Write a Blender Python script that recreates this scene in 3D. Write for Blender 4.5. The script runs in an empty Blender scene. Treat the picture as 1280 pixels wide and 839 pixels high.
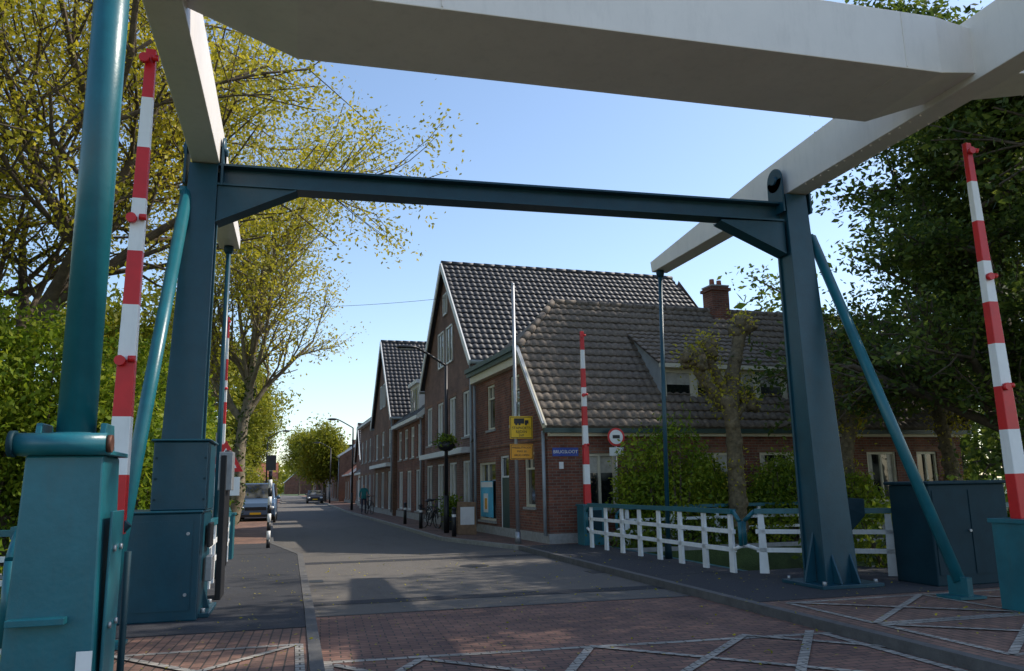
import bpy, math, random
import numpy as np
from mathutils import Vector, Matrix
random.seed(7)
R=math.radians
scn=bpy.context.scene
COL=scn.collection
# ------------------------------------------------------------------ materials
def newmat(name):
    m=bpy.data.materials.new(name); m.use_nodes=True
    nt=m.node_tree; b=nt.nodes['Principled BSDF']
    return m,nt,b
def nd(nt,t,**k):
    n=nt.nodes.new(t)
    for a,v in k.items(): setattr(n,a,v)
    return n
def mat(name,col,rough=.6,metal=0,var=.25,scale=6,bump=0,bscale=None,spec=.5,dirt=0,dcol=(.09,.075,.055),dsc=(3,3,.6)):
    m,nt,b=newmat(name)
    b.inputs['Roughness'].default_value=rough; b.inputs['Metallic'].default_value=metal
    b.inputs['Specular IOR Level'].default_value=spec
    tc=nd(nt,'ShaderNodeTexCoord'); n=nd(nt,'ShaderNodeTexNoise'); n.inputs['Scale'].default_value=scale; n.inputs['Detail'].default_value=6
    n.inputs['Roughness'].default_value=.65
    nt.links.new(tc.outputs['Object'],n.inputs['Vector'])
    r=nd(nt,'ShaderNodeValToRGB'); r.color_ramp.elements[0].position=.3; r.color_ramp.elements[1].position=.7
    c=Vector(col); lo=[max(0,x*(1-var)) for x in c]; hi=[min(1,x*(1+var)) for x in c]
    r.color_ramp.elements[0].color=(*lo,1); r.color_ramp.elements[1].color=(*hi,1)
    nt.links.new(n.outputs['Fac'],r.inputs['Fac'])
    out=r.outputs['Color']
    if dirt>0:
        n2=nd(nt,'ShaderNodeTexNoise'); n2.inputs['Scale'].default_value=2.2; n2.inputs['Detail'].default_value=10; n2.inputs['Roughness'].default_value=.75
        mp=nd(nt,'ShaderNodeMapping'); mp.inputs['Scale'].default_value=dsc
        nt.links.new(tc.outputs['Object'],mp.inputs['Vector']); nt.links.new(mp.outputs[0],n2.inputs['Vector'])
        r2=nd(nt,'ShaderNodeValToRGB'); r2.color_ramp.elements[0].position=.5; r2.color_ramp.elements[1].position=.75
        r2.color_ramp.elements[0].color=(0,0,0,1); r2.color_ramp.elements[1].color=(dirt,dirt,dirt,1)
        nt.links.new(n2.outputs['Fac'],r2.inputs['Fac'])
        mx=nd(nt,'ShaderNodeMixRGB'); mx.inputs['Color2'].default_value=(*dcol,1)
        nt.links.new(r2.outputs['Color'],mx.inputs['Fac']); nt.links.new(out,mx.inputs['Color1']); out=mx.outputs['Color']
    nt.links.new(out,b.inputs['Base Color'])
    if bump>0:
        n3=nd(nt,'ShaderNodeTexNoise'); n3.inputs['Scale'].default_value=bscale or scale*4; n3.inputs['Detail'].default_value=5
        nt.links.new(tc.outputs['Object'],n3.inputs['Vector'])
        bp=nd(nt,'ShaderNodeBump'); bp.inputs['Strength'].default_value=bump; bp.inputs['Distance'].default_value=.02
        nt.links.new(n3.outputs['Fac'],bp.inputs['Height']); nt.links.new(bp.outputs[0],b.inputs['Normal'])
    return m
def brickmat(name,c1,c2,mortar,bw=.22,rh=.075,ms=.009,flat=False,rough=.85,rot=0,bias=0):
    m,nt,b=newmat(name); b.inputs['Roughness'].default_value=rough
    b.inputs['Specular IOR Level'].default_value=.3
    tc=nd(nt,'ShaderNodeTexCoord')
    if flat:
        mp=nd(nt,'ShaderNodeMapping'); mp.inputs['Rotation'].default_value=(0,0,rot)
        nt.links.new(tc.outputs['Object'],mp.inputs['Vector']); vec=mp.outputs[0]
    else:
        s=nd(nt,'ShaderNodeSeparateXYZ'); nt.links.new(tc.outputs['Object'],s.inputs[0])
        a=nd(nt,'ShaderNodeMath',operation='ADD'); nt.links.new(s.outputs[0],a.inputs[0]); nt.links.new(s.outputs[1],a.inputs[1])
        c=nd(nt,'ShaderNodeCombineXYZ'); nt.links.new(a.outputs[0],c.inputs[0]); nt.links.new(s.outputs[2],c.inputs[1]); vec=c.outputs[0]
    br=nd(nt,'ShaderNodeTexBrick'); br.inputs['Scale'].default_value=1; br.inputs['Brick Width'].default_value=bw; br.inputs['Row Height'].default_value=rh
    br.inputs['Mortar Size'].default_value=ms; br.inputs['Mortar Smooth'].default_value=.2; br.inputs['Bias'].default_value=bias
    br.inputs['Color1'].default_value=(*c1,1); br.inputs['Color2'].default_value=(*c2,1); br.inputs['Mortar'].default_value=(*mortar,1)
    nt.links.new(vec,br.inputs['Vector'])
    n=nd(nt,'ShaderNodeTexNoise'); n.inputs['Scale'].default_value=.9; n.inputs['Detail'].default_value=8; n.inputs['Roughness'].default_value=.75
    nt.links.new(tc.outputs['Object'],n.inputs['Vector'])
    r=nd(nt,'ShaderNodeValToRGB'); r.color_ramp.elements[0].position=.3; r.color_ramp.elements[1].position=.7
    r.color_ramp.elements[0].color=(.5,.5,.52,1); r.color_ramp.elements[1].color=(1.3,1.22,1.15,1)
    nt.links.new(n.outputs['Fac'],r.inputs['Fac'])
    mx=nd(nt,'ShaderNodeMixRGB',blend_type='MULTIPLY'); mx.inputs['Fac'].default_value=1
    nt.links.new(br.outputs['Color'],mx.inputs['Color1']); nt.links.new(r.outputs['Color'],mx.inputs['Color2'])
    nt.links.new(mx.outputs[0],b.inputs['Base Color'])
    bp=nd(nt,'ShaderNodeBump'); bp.inputs['Strength'].default_value=.5; bp.inputs['Distance'].default_value=.01; bp.invert=True
    nt.links.new(br.outputs['Fac'],bp.inputs['Height']); nt.links.new(bp.outputs[0],b.inputs['Normal'])
    return m
def leafmat(name,cols,trans=.45,clump=.5,rough=.55):
    m,nt,b=newmat(name)
    at=nd(nt,'ShaderNodeAttribute'); at.attribute_name='rnd'
    r=nd(nt,'ShaderNodeValToRGB')
    e=r.color_ramp.elements
    e[0].position=0; e[0].color=(*cols[0],1); e[1].position=1; e[1].color=(*cols[-1],1)
    for i,c in enumerate(cols[1:-1]):
        q=e.new((i+1)/(len(cols)-1)); q.color=(*c,1)
    tc=nd(nt,'ShaderNodeTexCoord'); n=nd(nt,'ShaderNodeTexNoise'); n.inputs['Scale'].default_value=clump; n.inputs['Detail'].default_value=3
    nt.links.new(tc.outputs['Object'],n.inputs['Vector'])
    ad=nd(nt,'ShaderNodeMath',operation='MULTIPLY_ADD'); nt.links.new(n.outputs['Fac'],ad.inputs[0]); ad.inputs[1].default_value=1.2
    ml=nd(nt,'ShaderNodeMath',operation='MULTIPLY_ADD'); nt.links.new(at.outputs['Fac'],ml.inputs[0]); ml.inputs[1].default_value=.7; ml.inputs[2].default_value=-.45
    nt.links.new(ml.outputs[0],ad.inputs[2]); nt.links.new(ad.outputs[0],r.inputs['Fac'])
    nt.links.new(r.outputs[0],b.inputs['Base Color']); b.inputs['Roughness'].default_value=rough
    b.inputs['Specular IOR Level'].default_value=.3
    t=nd(nt,'ShaderNodeBsdfTranslucent'); nt.links.new(r.outputs[0],t.inputs['Color'])
    mx=nd(nt,'ShaderNodeMixShader'); mx.inputs[0].default_value=trans
    nt.links.new(b.outputs[0],mx.inputs[1]); nt.links.new(t.outputs[0],mx.inputs[2])
    nt.links.new(mx.outputs[0],nt.nodes['Material Output'].inputs['Surface'])
    return m
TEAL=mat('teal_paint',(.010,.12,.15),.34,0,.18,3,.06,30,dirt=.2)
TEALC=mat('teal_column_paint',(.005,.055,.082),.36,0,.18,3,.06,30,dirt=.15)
TEALD=mat('teal_paint_dark',(.005,.03,.042),.6,0,.2,3,spec=.25)
WHITE=mat('bridge_white_paint',(.82,.755,.68),.42,0,.05,1.2,dirt=.12)
RAILW=mat('railing_white_paint',(.78,.78,.76),.5,0,.08,4,dirt=.3)
BARW=mat('barrier_white',(.8,.79,.76),.45,0,.05,4,dirt=.15)
RED=mat('barrier_red',(.6,.012,.015),.4,0,.12,4)
BLACK=mat('black_paint',(.012,.012,.014),.45,0,.2,5)
STEEL=mat('galvanised_steel',(.38,.39,.4),.45,.7,.15,8)
IRON=mat('cast_iron',(.05,.048,.045),.6,.5,.3,20)
RUST=mat('rusted_pin',(.12,.05,.03),.6,.4,.3,20)
ASPH=mat('asphalt',(.125,.112,.098),.9,0,.22,70,.6,90,dirt=.6,dcol=(.06,.056,.053),dsc=(.5,.12,1))
ASPHD=mat('asphalt_sidewalk',(.035,.036,.042),.95,0,.3,60,.7,110,dirt=.5,dcol=(.07,.065,.06),dsc=(.6,.3,1))
KERB=mat('kerb_concrete',(.26,.25,.22),.85,0,.25,5,.3,40)
KERBD=mat('kerb_dark',(.10,.095,.09),.85,0,.3,5,.3,40)
GRASS=mat('grass',(.05,.075,.02),.95,0,.5,1.2,.8,30)
PAVE=brickmat('brick_paving',(.27,.15,.11),(.17,.10,.085),(.07,.065,.055),.2,.1,.008,True,rot=R(2))
PAVE2=brickmat('brick_paving_side',(.26,.15,.11),(.19,.12,.095),(.07,.06,.05),.2,.1,.008,True,rot=R(92))
PALE=brickmat('pale_paver',(.42,.40,.36),(.30,.29,.26),(.1,.09,.08),.2,.1,.008,True)
BR1=brickmat('brick_red_brown',(.25,.09,.055),(.14,.055,.04),(.19,.16,.13))
BR2=brickmat('brick_purple_grey',(.23,.12,.095),(.14,.075,.065),(.22,.19,.16))
BR3=brickmat('brick_brown',(.24,.12,.075),(.17,.08,.055),(.18,.16,.13))
BR4=brickmat('brick_orange',(.3,.15,.09),(.22,.10,.06),(.2,.18,.16))
PLAST=mat('white_plaster',(.7,.68,.64),.8,0,.08,2,.1)
TILE1=mat('roof_tiles_weathered',(.165,.13,.098),.75,0,.5,9,.4,60,dirt=.6,dcol=(.07,.06,.05),dsc=(.5,.5,.5))
TILE2=mat('roof_tiles_dark',(.04,.04,.044),.5,0,.45,7,.3,50)
TILE3=mat('roof_tiles_red',(.26,.085,.045),.7,0,.35,6)
WFR=mat('window_frame_cream',(.62,.56,.42),.5,0,.06,5)
WFRW=mat('window_frame_white',(.72,.72,.7),.5,0,.06,5)
WGR=mat('trim_dark_green',(.02,.055,.05),.4,0,.15,4)
ZINC=mat('zinc_cladding',(.3,.33,.35),.6,.2,.2,3)
STONE=mat('stone_sill',(.3,.29,.27),.8,0,.2,8)
def glassmat():
    m,nt,b=newmat('window_glass'); b.inputs['Roughness'].default_value=.04; b.inputs['Specular IOR Level'].default_value=.9
    tc=nd(nt,'ShaderNodeTexCoord'); n=nd(nt,'ShaderNodeTexNoise'); n.inputs['Scale'].default_value=1.3
    r=nd(nt,'ShaderNodeValToRGB'); r.color_ramp.elements[0].color=(.008,.01,.012,1); r.color_ramp.elements[1].color=(.12,.12,.11,1)
    r.color_ramp.elements[0].position=.45; r.color_ramp.elements[1].position=.65
    nt.links.new(tc.outputs['Object'],n.inputs['Vector']); nt.links.new(n.outputs['Fac'],r.inputs['Fac']); nt.links.new(r.outputs[0],b.inputs['Base Color'])
    return m
GLASS=glassmat()
CURT=mat('curtain_fabric',(.45,.42,.36),.25,0,.3,5)
YEL=mat('sign_yellow',(.85,.5,.01),.45,0,.04,5)
ORA=mat('sign_orange',(.8,.33,.01),.45,0,.04,5)
BLUE=mat('sign_blue',(.015,.05,.3),.4,0,.05,5)
POSTER=mat('poster_cyan',(.05,.42,.62),.4,0,.35,1.3)
BARK=mat('bark',(.10,.075,.05),.95,0,.45,5,.9,25)
BARKL=mat('bark_light',(.2,.165,.11),.95,0,.4,5,.9,25)
BARKP=mat('bark_pollard',(.15,.115,.065),.95,0,.55,9,1,30)
WATER=mat('canal_water',(.02,.03,.02),.08,0,.2,1,.2,3)
TYRE=mat('tyre',(.02,.02,.02),.85,0,.2,10)
VANC=mat('van_paint_blue_grey',(.10,.16,.25),.3,.2,.05,3)
CARC=mat('car_paint_silver',(.35,.37,.4),.3,.5,.05,3)
CARD=mat('car_paint_dark',(.03,.035,.05),.3,.3,.05,3)
LAMPG=mat('headlight_lens',(.6,.62,.62),.15,0,.1,9)
WOOD=mat('wood',(.22,.13,.07),.7,0,.3,9)
JACK=mat('jacket_teal',(.02,.2,.2),.8,0,.1,9); TROU=mat('trousers',(.03,.035,.06),.85,0,.1,9)
SKIN=mat('skin',(.5,.29,.2),.55,0,.05,9); HAIR=mat('hair',(.06,.035,.02),.7,0,.2,20)
L_YEL=leafmat('leaves_spring_yellow',[(.20,.20,.015),(.42,.37,.026),(.66,.54,.05)],.5,.5)
L_GRN=leafmat('leaves_fresh_green',[(.06,.12,.010),(.18,.26,.016),(.40,.43,.035)],.5,.6)
L_SHR=leafmat('leaves_shrub',[(.04,.085,.010),(.13,.19,.014),(.32,.35,.028)],.45,1.0)
L_DRK=leafmat('leaves_dark_green',[(.035,.065,.012),(.085,.13,.02),(.21,.24,.035)],.5,.7)
L_MID=leafmat('leaves_yellow_green',[(.12,.14,.012),(.25,.26,.02),(.40,.36,.035)],.5,.4)
L_IVY=leafmat('leaves_ivy',[(.02,.04,.008),(.04,.08,.012),(.08,.13,.02)],.25,1)
# ------------------------------------------------------------------ builders
INV={}
def E(name,loc=(0,0,0),rz=0):
    o=bpy.data.objects.new(name,None); o.empty_display_size=.2; COL.objects.link(o)
    o.location=loc; o.rotation_euler=(0,0,rz)
    INV[o]=(Matrix.Translation(Vector(loc))@Matrix.Rotation(rz,4,'Z')).inverted()
    return o
def par(o,p,world):
    if p is not None:
        o.parent=p
        if world: o.matrix_parent_inverse=INV[p]
class MB:
    def __init__(s): s.v=[];s.f=[];s.mi=[];s.m=[];s.sm=[]
    def _m(s,m):
        if m not in s.m: s.m.append(m)
        return s.m.index(m)
    def face(s,pts,m,sm=False):
        i=len(s.v); s.v+= [tuple(p) for p in pts]; s.f.append(tuple(range(i,i+len(pts)))); s.mi.append(s._m(m)); s.sm.append(sm)
    def hexa(s,p,m):
        i=len(s.v); s.v+=[tuple(q) for q in p]
        for f in ((3,2,1,0),(4,5,6,7),(0,1,5,4),(1,2,6,5),(2,3,7,6),(3,0,4,7)):
            s.f.append(tuple(i+k for k in f)); s.mi.append(s._m(m)); s.sm.append(False)
    def box(s,x0,x1,y0,y1,z0,z1,m):
        s.hexa([(x0,y0,z0),(x1,y0,z0),(x1,y1,z0),(x0,y1,z0),(x0,y0,z1),(x1,y0,z1),(x1,y1,z1),(x0,y1,z1)],m)
    def fbox(s,P,u0,u1,v0,v1,d0,d1,m):
        s.hexa([P(u0,v0,d0),P(u1,v0,d0),P(u1,v0,d1),P(u0,v0,d1),P(u0,v1,d0),P(u1,v1,d0),P(u1,v1,d1),P(u0,v1,d1)],m)
    def bar(s,p0,p1,w,h,m,w1=None,h1=None,side=None):
        p0=Vector(p0);p1=Vector(p1);d=(p1-p0).normalized()
        a=Vector(side) if side else d.cross(Vector((0,0,1)))
        if a.length<.01:a=Vector((1,0,0))
        a=(a-d*a.dot(d)).normalized(); b=a.cross(d).normalized(); w1=w1 or w;h1=h1 or h
        s.hexa([p0-a*w/2-b*h/2,p0+a*w/2-b*h/2,p0+a*w/2+b*h/2,p0-a*w/2+b*h/2,p1-a*w1/2-b*h1/2,p1+a*w1/2-b*h1/2,p1+a*w1/2+b*h1/2,p1-a*w1/2+b*h1/2],m)
    def cyl(s,p0,p1,r0,r1,m,n=16,cap=True):
        p0=Vector(p0);p1=Vector(p1);d=(p1-p0).normalized()
        a=d.orthogonal().normalized(); b=d.cross(a)
        i=len(s.v)
        for p,r in((p0,r0),(p1,r1)):
            for k in range(n):
                t=2*math.pi*k/n; s.v.append(tuple(p+a*math.cos(t)*r+b*math.sin(t)*r))
        M=s._m(m)
        for k in range(n):
            s.f.append((i+k,i+(k+1)%n,i+n+(k+1)%n,i+n+k)); s.mi.append(M); s.sm.append(True)
        if cap:
            s.f.append(tuple(i+k for k in range(n))[::-1]); s.mi.append(M); s.sm.append(False)
            s.f.append(tuple(i+n+k for k in range(n))); s.mi.append(M); s.sm.append(False)
    def prism(s,pts,ext,m):
        ext=Vector(ext); n=len(pts); a=[Vector(p) for p in pts]; b=[p+ext for p in a]
        s.face(a[::-1],m); s.face(b,m)
        for k in range(n): s.face([a[k],a[(k+1)%n],b[(k+1)%n],b[k]],m)
    def ball(s,c,rx,ry,rz,m,nu=12,nv=8,amp=0,rng=random):
        i=len(s.v); c=Vector(c)
        s.v.append(tuple(c+Vector((0,0,-rz))))
        for j in range(1,nv):
            ph=math.pi*j/nv-math.pi/2
            for k in range(nu):
                t=2*math.pi*k/nu; q=1+amp*(rng.random()-.5)
                s.v.append((c.x+rx*q*math.cos(ph)*math.cos(t),c.y+ry*q*math.cos(ph)*math.sin(t),c.z+rz*q*math.sin(ph)))
        s.v.append(tuple(c+Vector((0,0,rz)))); L=len(s.v)-1; M=s._m(m)
        for k in range(nu):
            s.f.append((i,i+1+(k+1)%nu,i+1+k)); s.mi.append(M); s.sm.append(True)
            s.f.append((L,L-nu+k,L-nu+(k+1)%nu)); s.mi.append(M); s.sm.append(True)
        for j in range(nv-2):
            for k in range(nu):
                a=i+1+j*nu
                s.f.append((a+k,a+(k+1)%nu,a+nu+(k+1)%nu,a+nu+k)); s.mi.append(M); s.sm.append(True)
    def obj(s,name,parent=None,world=True,bevel=0):
        me=bpy.data.meshes.new(name); me.from_pydata(s.v,[],s.f)
        for m in s.m: me.materials.append(m)
        me.polygons.foreach_set('material_index',s.mi); me.polygons.foreach_set('use_smooth',s.sm); me.update()
        o=bpy.data.objects.new(name,me); COL.objects.link(o); par(o,parent,world)
        if bevel>0:
            w=o.modifiers.new('w','WELD'); w.merge_threshold=.0005
            b=o.modifiers.new('b','BEVEL'); b.width=bevel; b.segments=2; b.limit_method='ANGLE'; b.angle_limit=R(40)
        return o
def text(body,size,loc,parent,m,rz=0,name='lettering',world=True):
    c=bpy.data.curves.new(name,'FONT'); c.body=body; c.size=size; c.align_x='CENTER'; c.align_y='CENTER'; c.extrude=.002; c.materials.append(m)
    o=bpy.data.objects.new(name,c); COL.objects.link(o); o.location=loc; o.rotation_euler=(R(90),0,rz); par(o,parent,world); return o
def leaves(name,C,size,m,parent,rng,flat=0.0):
    n=len(C); a=rng.normal(size=(n,3)); a[:,2]*=(1-flat); a/=np.linalg.norm(a,axis=1)[:,None]
    b=rng.normal(size=(n,3)); b[:,2]*=(1-flat); b-=a*(a*b).sum(1)[:,None]; b/=np.linalg.norm(b,axis=1)[:,None]+1e-9
    s=(size*(.6+.8*rng.random(n)))[:,None]
    V=np.stack([C-a*s,C+b*s*.5,C+a*s,C-b*s*.5],1).reshape(-1,3)
    me=bpy.data.meshes.new(name); me.vertices.add(4*n); me.loops.add(4*n); me.polygons.add(n)
    me.vertices.foreach_set('co',V.ravel()); me.loops.foreach_set('vertex_index',np.arange(4*n)); me.polygons.foreach_set('loop_start',np.arange(n)*4)
    try: me.polygons.foreach_set('loop_total',np.full(n,4))
    except Exception: pass
    me.materials.append(m); at=me.attributes.new('rnd','FLOAT','FACE'); at.data.foreach_set('value',rng.random(n).astype(np.float32))
    me.update(); me.validate()
    o=bpy.data.objects.new(name,me); COL.objects.link(o); par(o,parent,True); return o
def grow(p,d,L,r,lev,P,segs,tips,rng):
    n=P['n'][lev]
    for i in range(n):
        d=d+rng.normal(0,P['wig'],3)+np.array([0,0,P['up'][lev]]); d/=np.linalg.norm(d)
        q=p+d*L/n; r2=r*(P['tap'] if i<n-1 else P['tap']*.9)
        segs.append((p,q,r,r2))
        if lev<P['max'] and (lev>0 or i>=P['start']):
            for c in range(P['ch'][lev]):
                w=rng.normal(size=3); w-=d*(w@d); w/=np.linalg.norm(w)
                if lev==0 and P.get('horiz'): w[2]*=.2
                an=P['ang'][lev]*(.75+.5*rng.random())
                cd=d*math.cos(an)+w*math.sin(an)
                sc=P['ratio'][lev]*(.7+.5*rng.random())
                if lev==0 and P.get('cone'): sc*=1-.6*(i-P['start'])/max(1,n-P['start'])
                grow(q,cd,L*sc,r2*.62,lev+1,P,segs,tips,rng)
        if lev>=P['max']-1 and i>0: tips.append(q)
        p=q;r=r2
def tree(name,base,L,r,P,lm,bark,nleaf,lsize,spread,seed,lean=(0,0,1),flat=0,vs=1,ivy=0):
    rng=np.random.default_rng(seed); segs=[];tips=[]
    root=E(name,base); d=np.array(lean,float); d/=np.linalg.norm(d)
    grow(np.array(base,float)-np.array([0,0,.1]),d,L,r,0,P,segs,tips,rng)
    mb=MB()
    for p,q,a,b in segs:
        n=10 if a>.08 else (5 if a>.02 else 3)
        mb.cyl(p,q+(q-p)*.04,a,max(b,.004),bark,n,cap=False)
    mb.obj('trunk_and_branches',root)
    T=np.array(tips); C=np.repeat(T,nleaf,0)+rng.normal(size=(len(T)*nleaf,3))*spread*np.array([1,1,vs])
    leaves('foliage',C,lsize,lm,root,rng,flat)
    if ivy:
        S=[s for s in segs if s[2]>r*.45]
        pts=[]
        for p,q,a,b in S:
            for k in range(ivy):
                t=rng.random(); w=rng.normal(size=3); w/=np.linalg.norm(w); pts.append(p+(q-p)*t+w*(a+.1*rng.random()))
        leaves('ivy',np.array(pts),.09,L_IVY,root,rng)
    return root
def bush(name,blobs,n,size,m,seed):
    rng=np.random.default_rng(seed); root=E(name,(blobs[0][0],blobs[0][1],0))
    vol=np.array([b[3]*b[4]+b[4]*b[5]+b[3]*b[5] for b in blobs]); vol/=vol.sum(); P=[]
    for b,w in zip(blobs,vol):
        k=int(n*w); d=rng.normal(size=(k,3)); d/=np.linalg.norm(d,axis=1)[:,None]
        f=np.sin(d[:,0]*5+b[0]*3)*np.sin(d[:,1]*6+b[1])*np.sin(d[:,2]*5+b[2]*2)
        rr=(1+.28*f-.35*rng.random(k)**1.5+.15*rng.normal(size=k)*(rng.random(k)<.5))
        P.append(np.array(b[:3])+d*rr[:,None]*np.array(b[3:6]))
    C=np.concatenate(P); C=C[C[:,2]>.02]
    leaves('foliage',C,size,m,root,rng)
    mb=MB(); rr=random.Random(seed)
    for b in blobs:
        for k in range(5):
            a=rr.random()*6.28; e=(b[0]+math.cos(a)*b[3]*.6,b[1]+math.sin(a)*b[4]*.6,b[2]+b[5]*(.2+.6*rr.random()))
            mb.cyl((b[0]+.1*math.cos(a),b[1]+.1*math.sin(a),0),e,.05,.01,BARK,5,False)
    mb.obj('stems',root); return root
# ------------------------------------------------------------------ ground, canal, roads
mb=MB(); prof=[(-60,0),(12.7,0),(12.9,-1.8),(18.1,-1.8),(18.3,0),(60,0),(1500,0)]
for (a,za),(b,zb) in zip(prof,prof[1:]):
    for x0,x1 in((-900,-40),(-40,40),(40,900)):
        mb.face([(x0,a,za-.03),(x1,a,za-.03),(x1,b,zb-.03),(x0,b,zb-.03)],GRASS)
mb.obj('ground')
mb=MB(); mb.face([(-300,12.6,-1.1),(300,12.6,-1.1),(300,18.4,-1.1),(-300,18.4,-1.1)],WATER); mb.obj('canal_water')
mb=MB()
for y in (12.55,18.3): mb.box(-60,-1.75,y,y+.18,-1.8,.06,STONE); mb.box(7.7,60,y,y+.18,-1.8,.06,STONE)
mb.obj('canal_quay_wall')
ST=[10.9,20,24.5,32,40,57,120,200,260]
RL=[.3,.25,-.5,-.7,-.9,-1.2,-1.6,-4,-12]; RR=[5.55,5.5,4.3,4.1,3.9,3.4,3.2,1.0,-6]
def strip(mb,ys,xl,xr,z,m,skirt=0):
    for k in range(len(ys)-1):
        a,b=ys[k],ys[k+1]
        mb.face([(xl[k],a,z),(xr[k],a,z),(xr[k+1],b,z),(xl[k+1],b,z)],m)
        if skirt:
            mb.face([(xl[k],a,z-skirt),(xl[k],a,z),(xl[k+1],b,z),(xl[k+1],b,z-skirt)],m)
            mb.face([(xr[k],a,z-skirt),(xr[k],a,z),(xr[k+1],b,z),(xr[k+1],b,z-skirt)],m)
    if skirt:
        mb.face([(xl[0],ys[0],z-skirt),(xr[0],ys[0],z-skirt),(xr[0],ys[0],z),(xl[0],ys[0],z)],m)
mb=MB(); strip(mb,ST,RL,RR,0,ASPH); mb.obj('asphalt_road')
mb=MB(); strip(mb,[-12,10.9],[.3,.3],[5.55,5.55],0,PAVE); mb.obj('brick_road')
mb=MB(); strip(mb,[-12,9.6],[-1.75,-1.75],[.18,.18],.09,PAVE2,.2); strip(mb,[-12,9.4],[5.67,5.67],[10.5,10.5],.09,PAVE2,.2); mb.obj('brick_sidewalk')
mb=MB(); strip(mb,[9.6,20,24.5],[-2.3,-1.5,-1.9],[.18,.13,-.62],.10,ASPHD,.2); strip(mb,[9.4,12.6],[5.67,5.67],[10.5,9.6],.10,ASPHD,.2)
strip(mb,[12.6,20],[5.67,5.62],[7.4,7.4],.102,ASPHD,.2); mb.obj('asphalt_sidewalk')
mb=MB(); strip(mb,[20]+ST[2:8],[5.62]+[x+.12 for x in RR[2:8]],[9.]*7,.1,PAVE2,.2)
strip(mb,ST[2:8],[-3.2,-3.2,-3.2,-3.2,-3.3,-6],[x-.12 for x in RL[2:8]],.1,PAVE2,.2); mb.obj('street_sidewalk')
mb=MB(); YY=[-12]+ST[:2]
strip(mb,YY,[.18,.18,.13],[.3,.3,.25],.108,KERBD,.2); strip(mb,YY,[5.55,5.55,5.5],[5.67,5.67,5.62],.108,KERBD,.2)
strip(mb,ST[1:8],[x-.12 for x in RL[1:8]],RL[1:8],.108,KERBD,.2); strip(mb,ST[1:8],RR[1:8],[x+.12 for x in RR[1:8]],.108,KERB,.2); mb.obj('kerb')
mb=MB()
def line(p,q,w,z,m): 
    p=Vector((*p,z));q=Vector((*q,z));d=(q-p).normalized();a=Vector((-d.y,d.x,0))*w/2
    mb.face([p-a,q-a,q+a,p+a],m)
line((.3,8.1),(5.55,7.75),.1,.004,PALE); line((.35,8.05),(.35,2),.1,.0075,PALE); line((5.45,7.7),(5.45,2),.1,.0075,PALE)
for k in range(4):
    x=.35+k*1.7-.85; line((max(x,.4),7.95),(x+1.7+1.7,4.4),.09,.0105,PALE); line((min(x+1.7,5.4),7.9),(x-1.7 if x>2 else x-.2,4.6),.09,.0135,PALE)
for x0,x1,ya,yb in((-1.6,.1,6.6,8.6),(6.0,8.0,7.6,9.2),(8.0,10.0,7.6,9.2),(6,8,5.9,7.5)):
    for p,q,z in(((x0,ya),(x1,ya),.094),((x0,yb),(x1,yb),.094),((x0,ya),(x0,yb),.097),((x1,ya),(x1,yb),.0972),((x0,ya),(x1,yb),.100),((x0,yb),(x1,ya),.103)):
        line(p,q,.08,z,PALE)
line((.3,10.93),(5.55,10.85),.06,.005,IRON)
mb.obj('paver_line_pattern')
mb=MB(); mb.cyl((3.6,16.5,.0),(3.6,16.5,.006),.3,.3,IRON,20); mb.box(5.28,5.52,14.2,14.6,0,.006,IRON); mb.box(.32,.55,14.8,15.2,0,.006,IRON); mb.obj('manhole_cover')
mb=MB(); mb.face([(.3,11.9,.004),(5.54,11.75,.004),(5.53,12.15,.004),(.3,12.3,.004)],ASPHD); mb.face([(.29,18.3,.004),(5.5,18.2,.004),(5.5,18.7,.004),(.29,18.8,.004)],ASPHD)
mb.obj('expansion_joint')
mb=MB(); mb.box(-1.7,7.6,12.2,18.8,-.4,-.035,TEALD)
for x in (-1.6,7.5): mb.box(x-.07,x+.07,12.0,19,-.42,.09,TEAL)
mb.obj('bridge_deck')
fl=E('fallen_leaves',(3,10,0)); rg=np.random.default_rng(77); k=1300
C=np.stack([rg.uniform(-1.5,9.5,k),rg.uniform(6.5,20,k),np.full(k,.118)],1); inroad=(C[:,0]>.35)&(C[:,0]<5.5); C[inroad,2]=.016
C=C[(C[:,0]<7)|(C[:,1]<12)]; leaves('leaf_litter',C,.02,L_YEL,fl,rg,.93)
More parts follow.
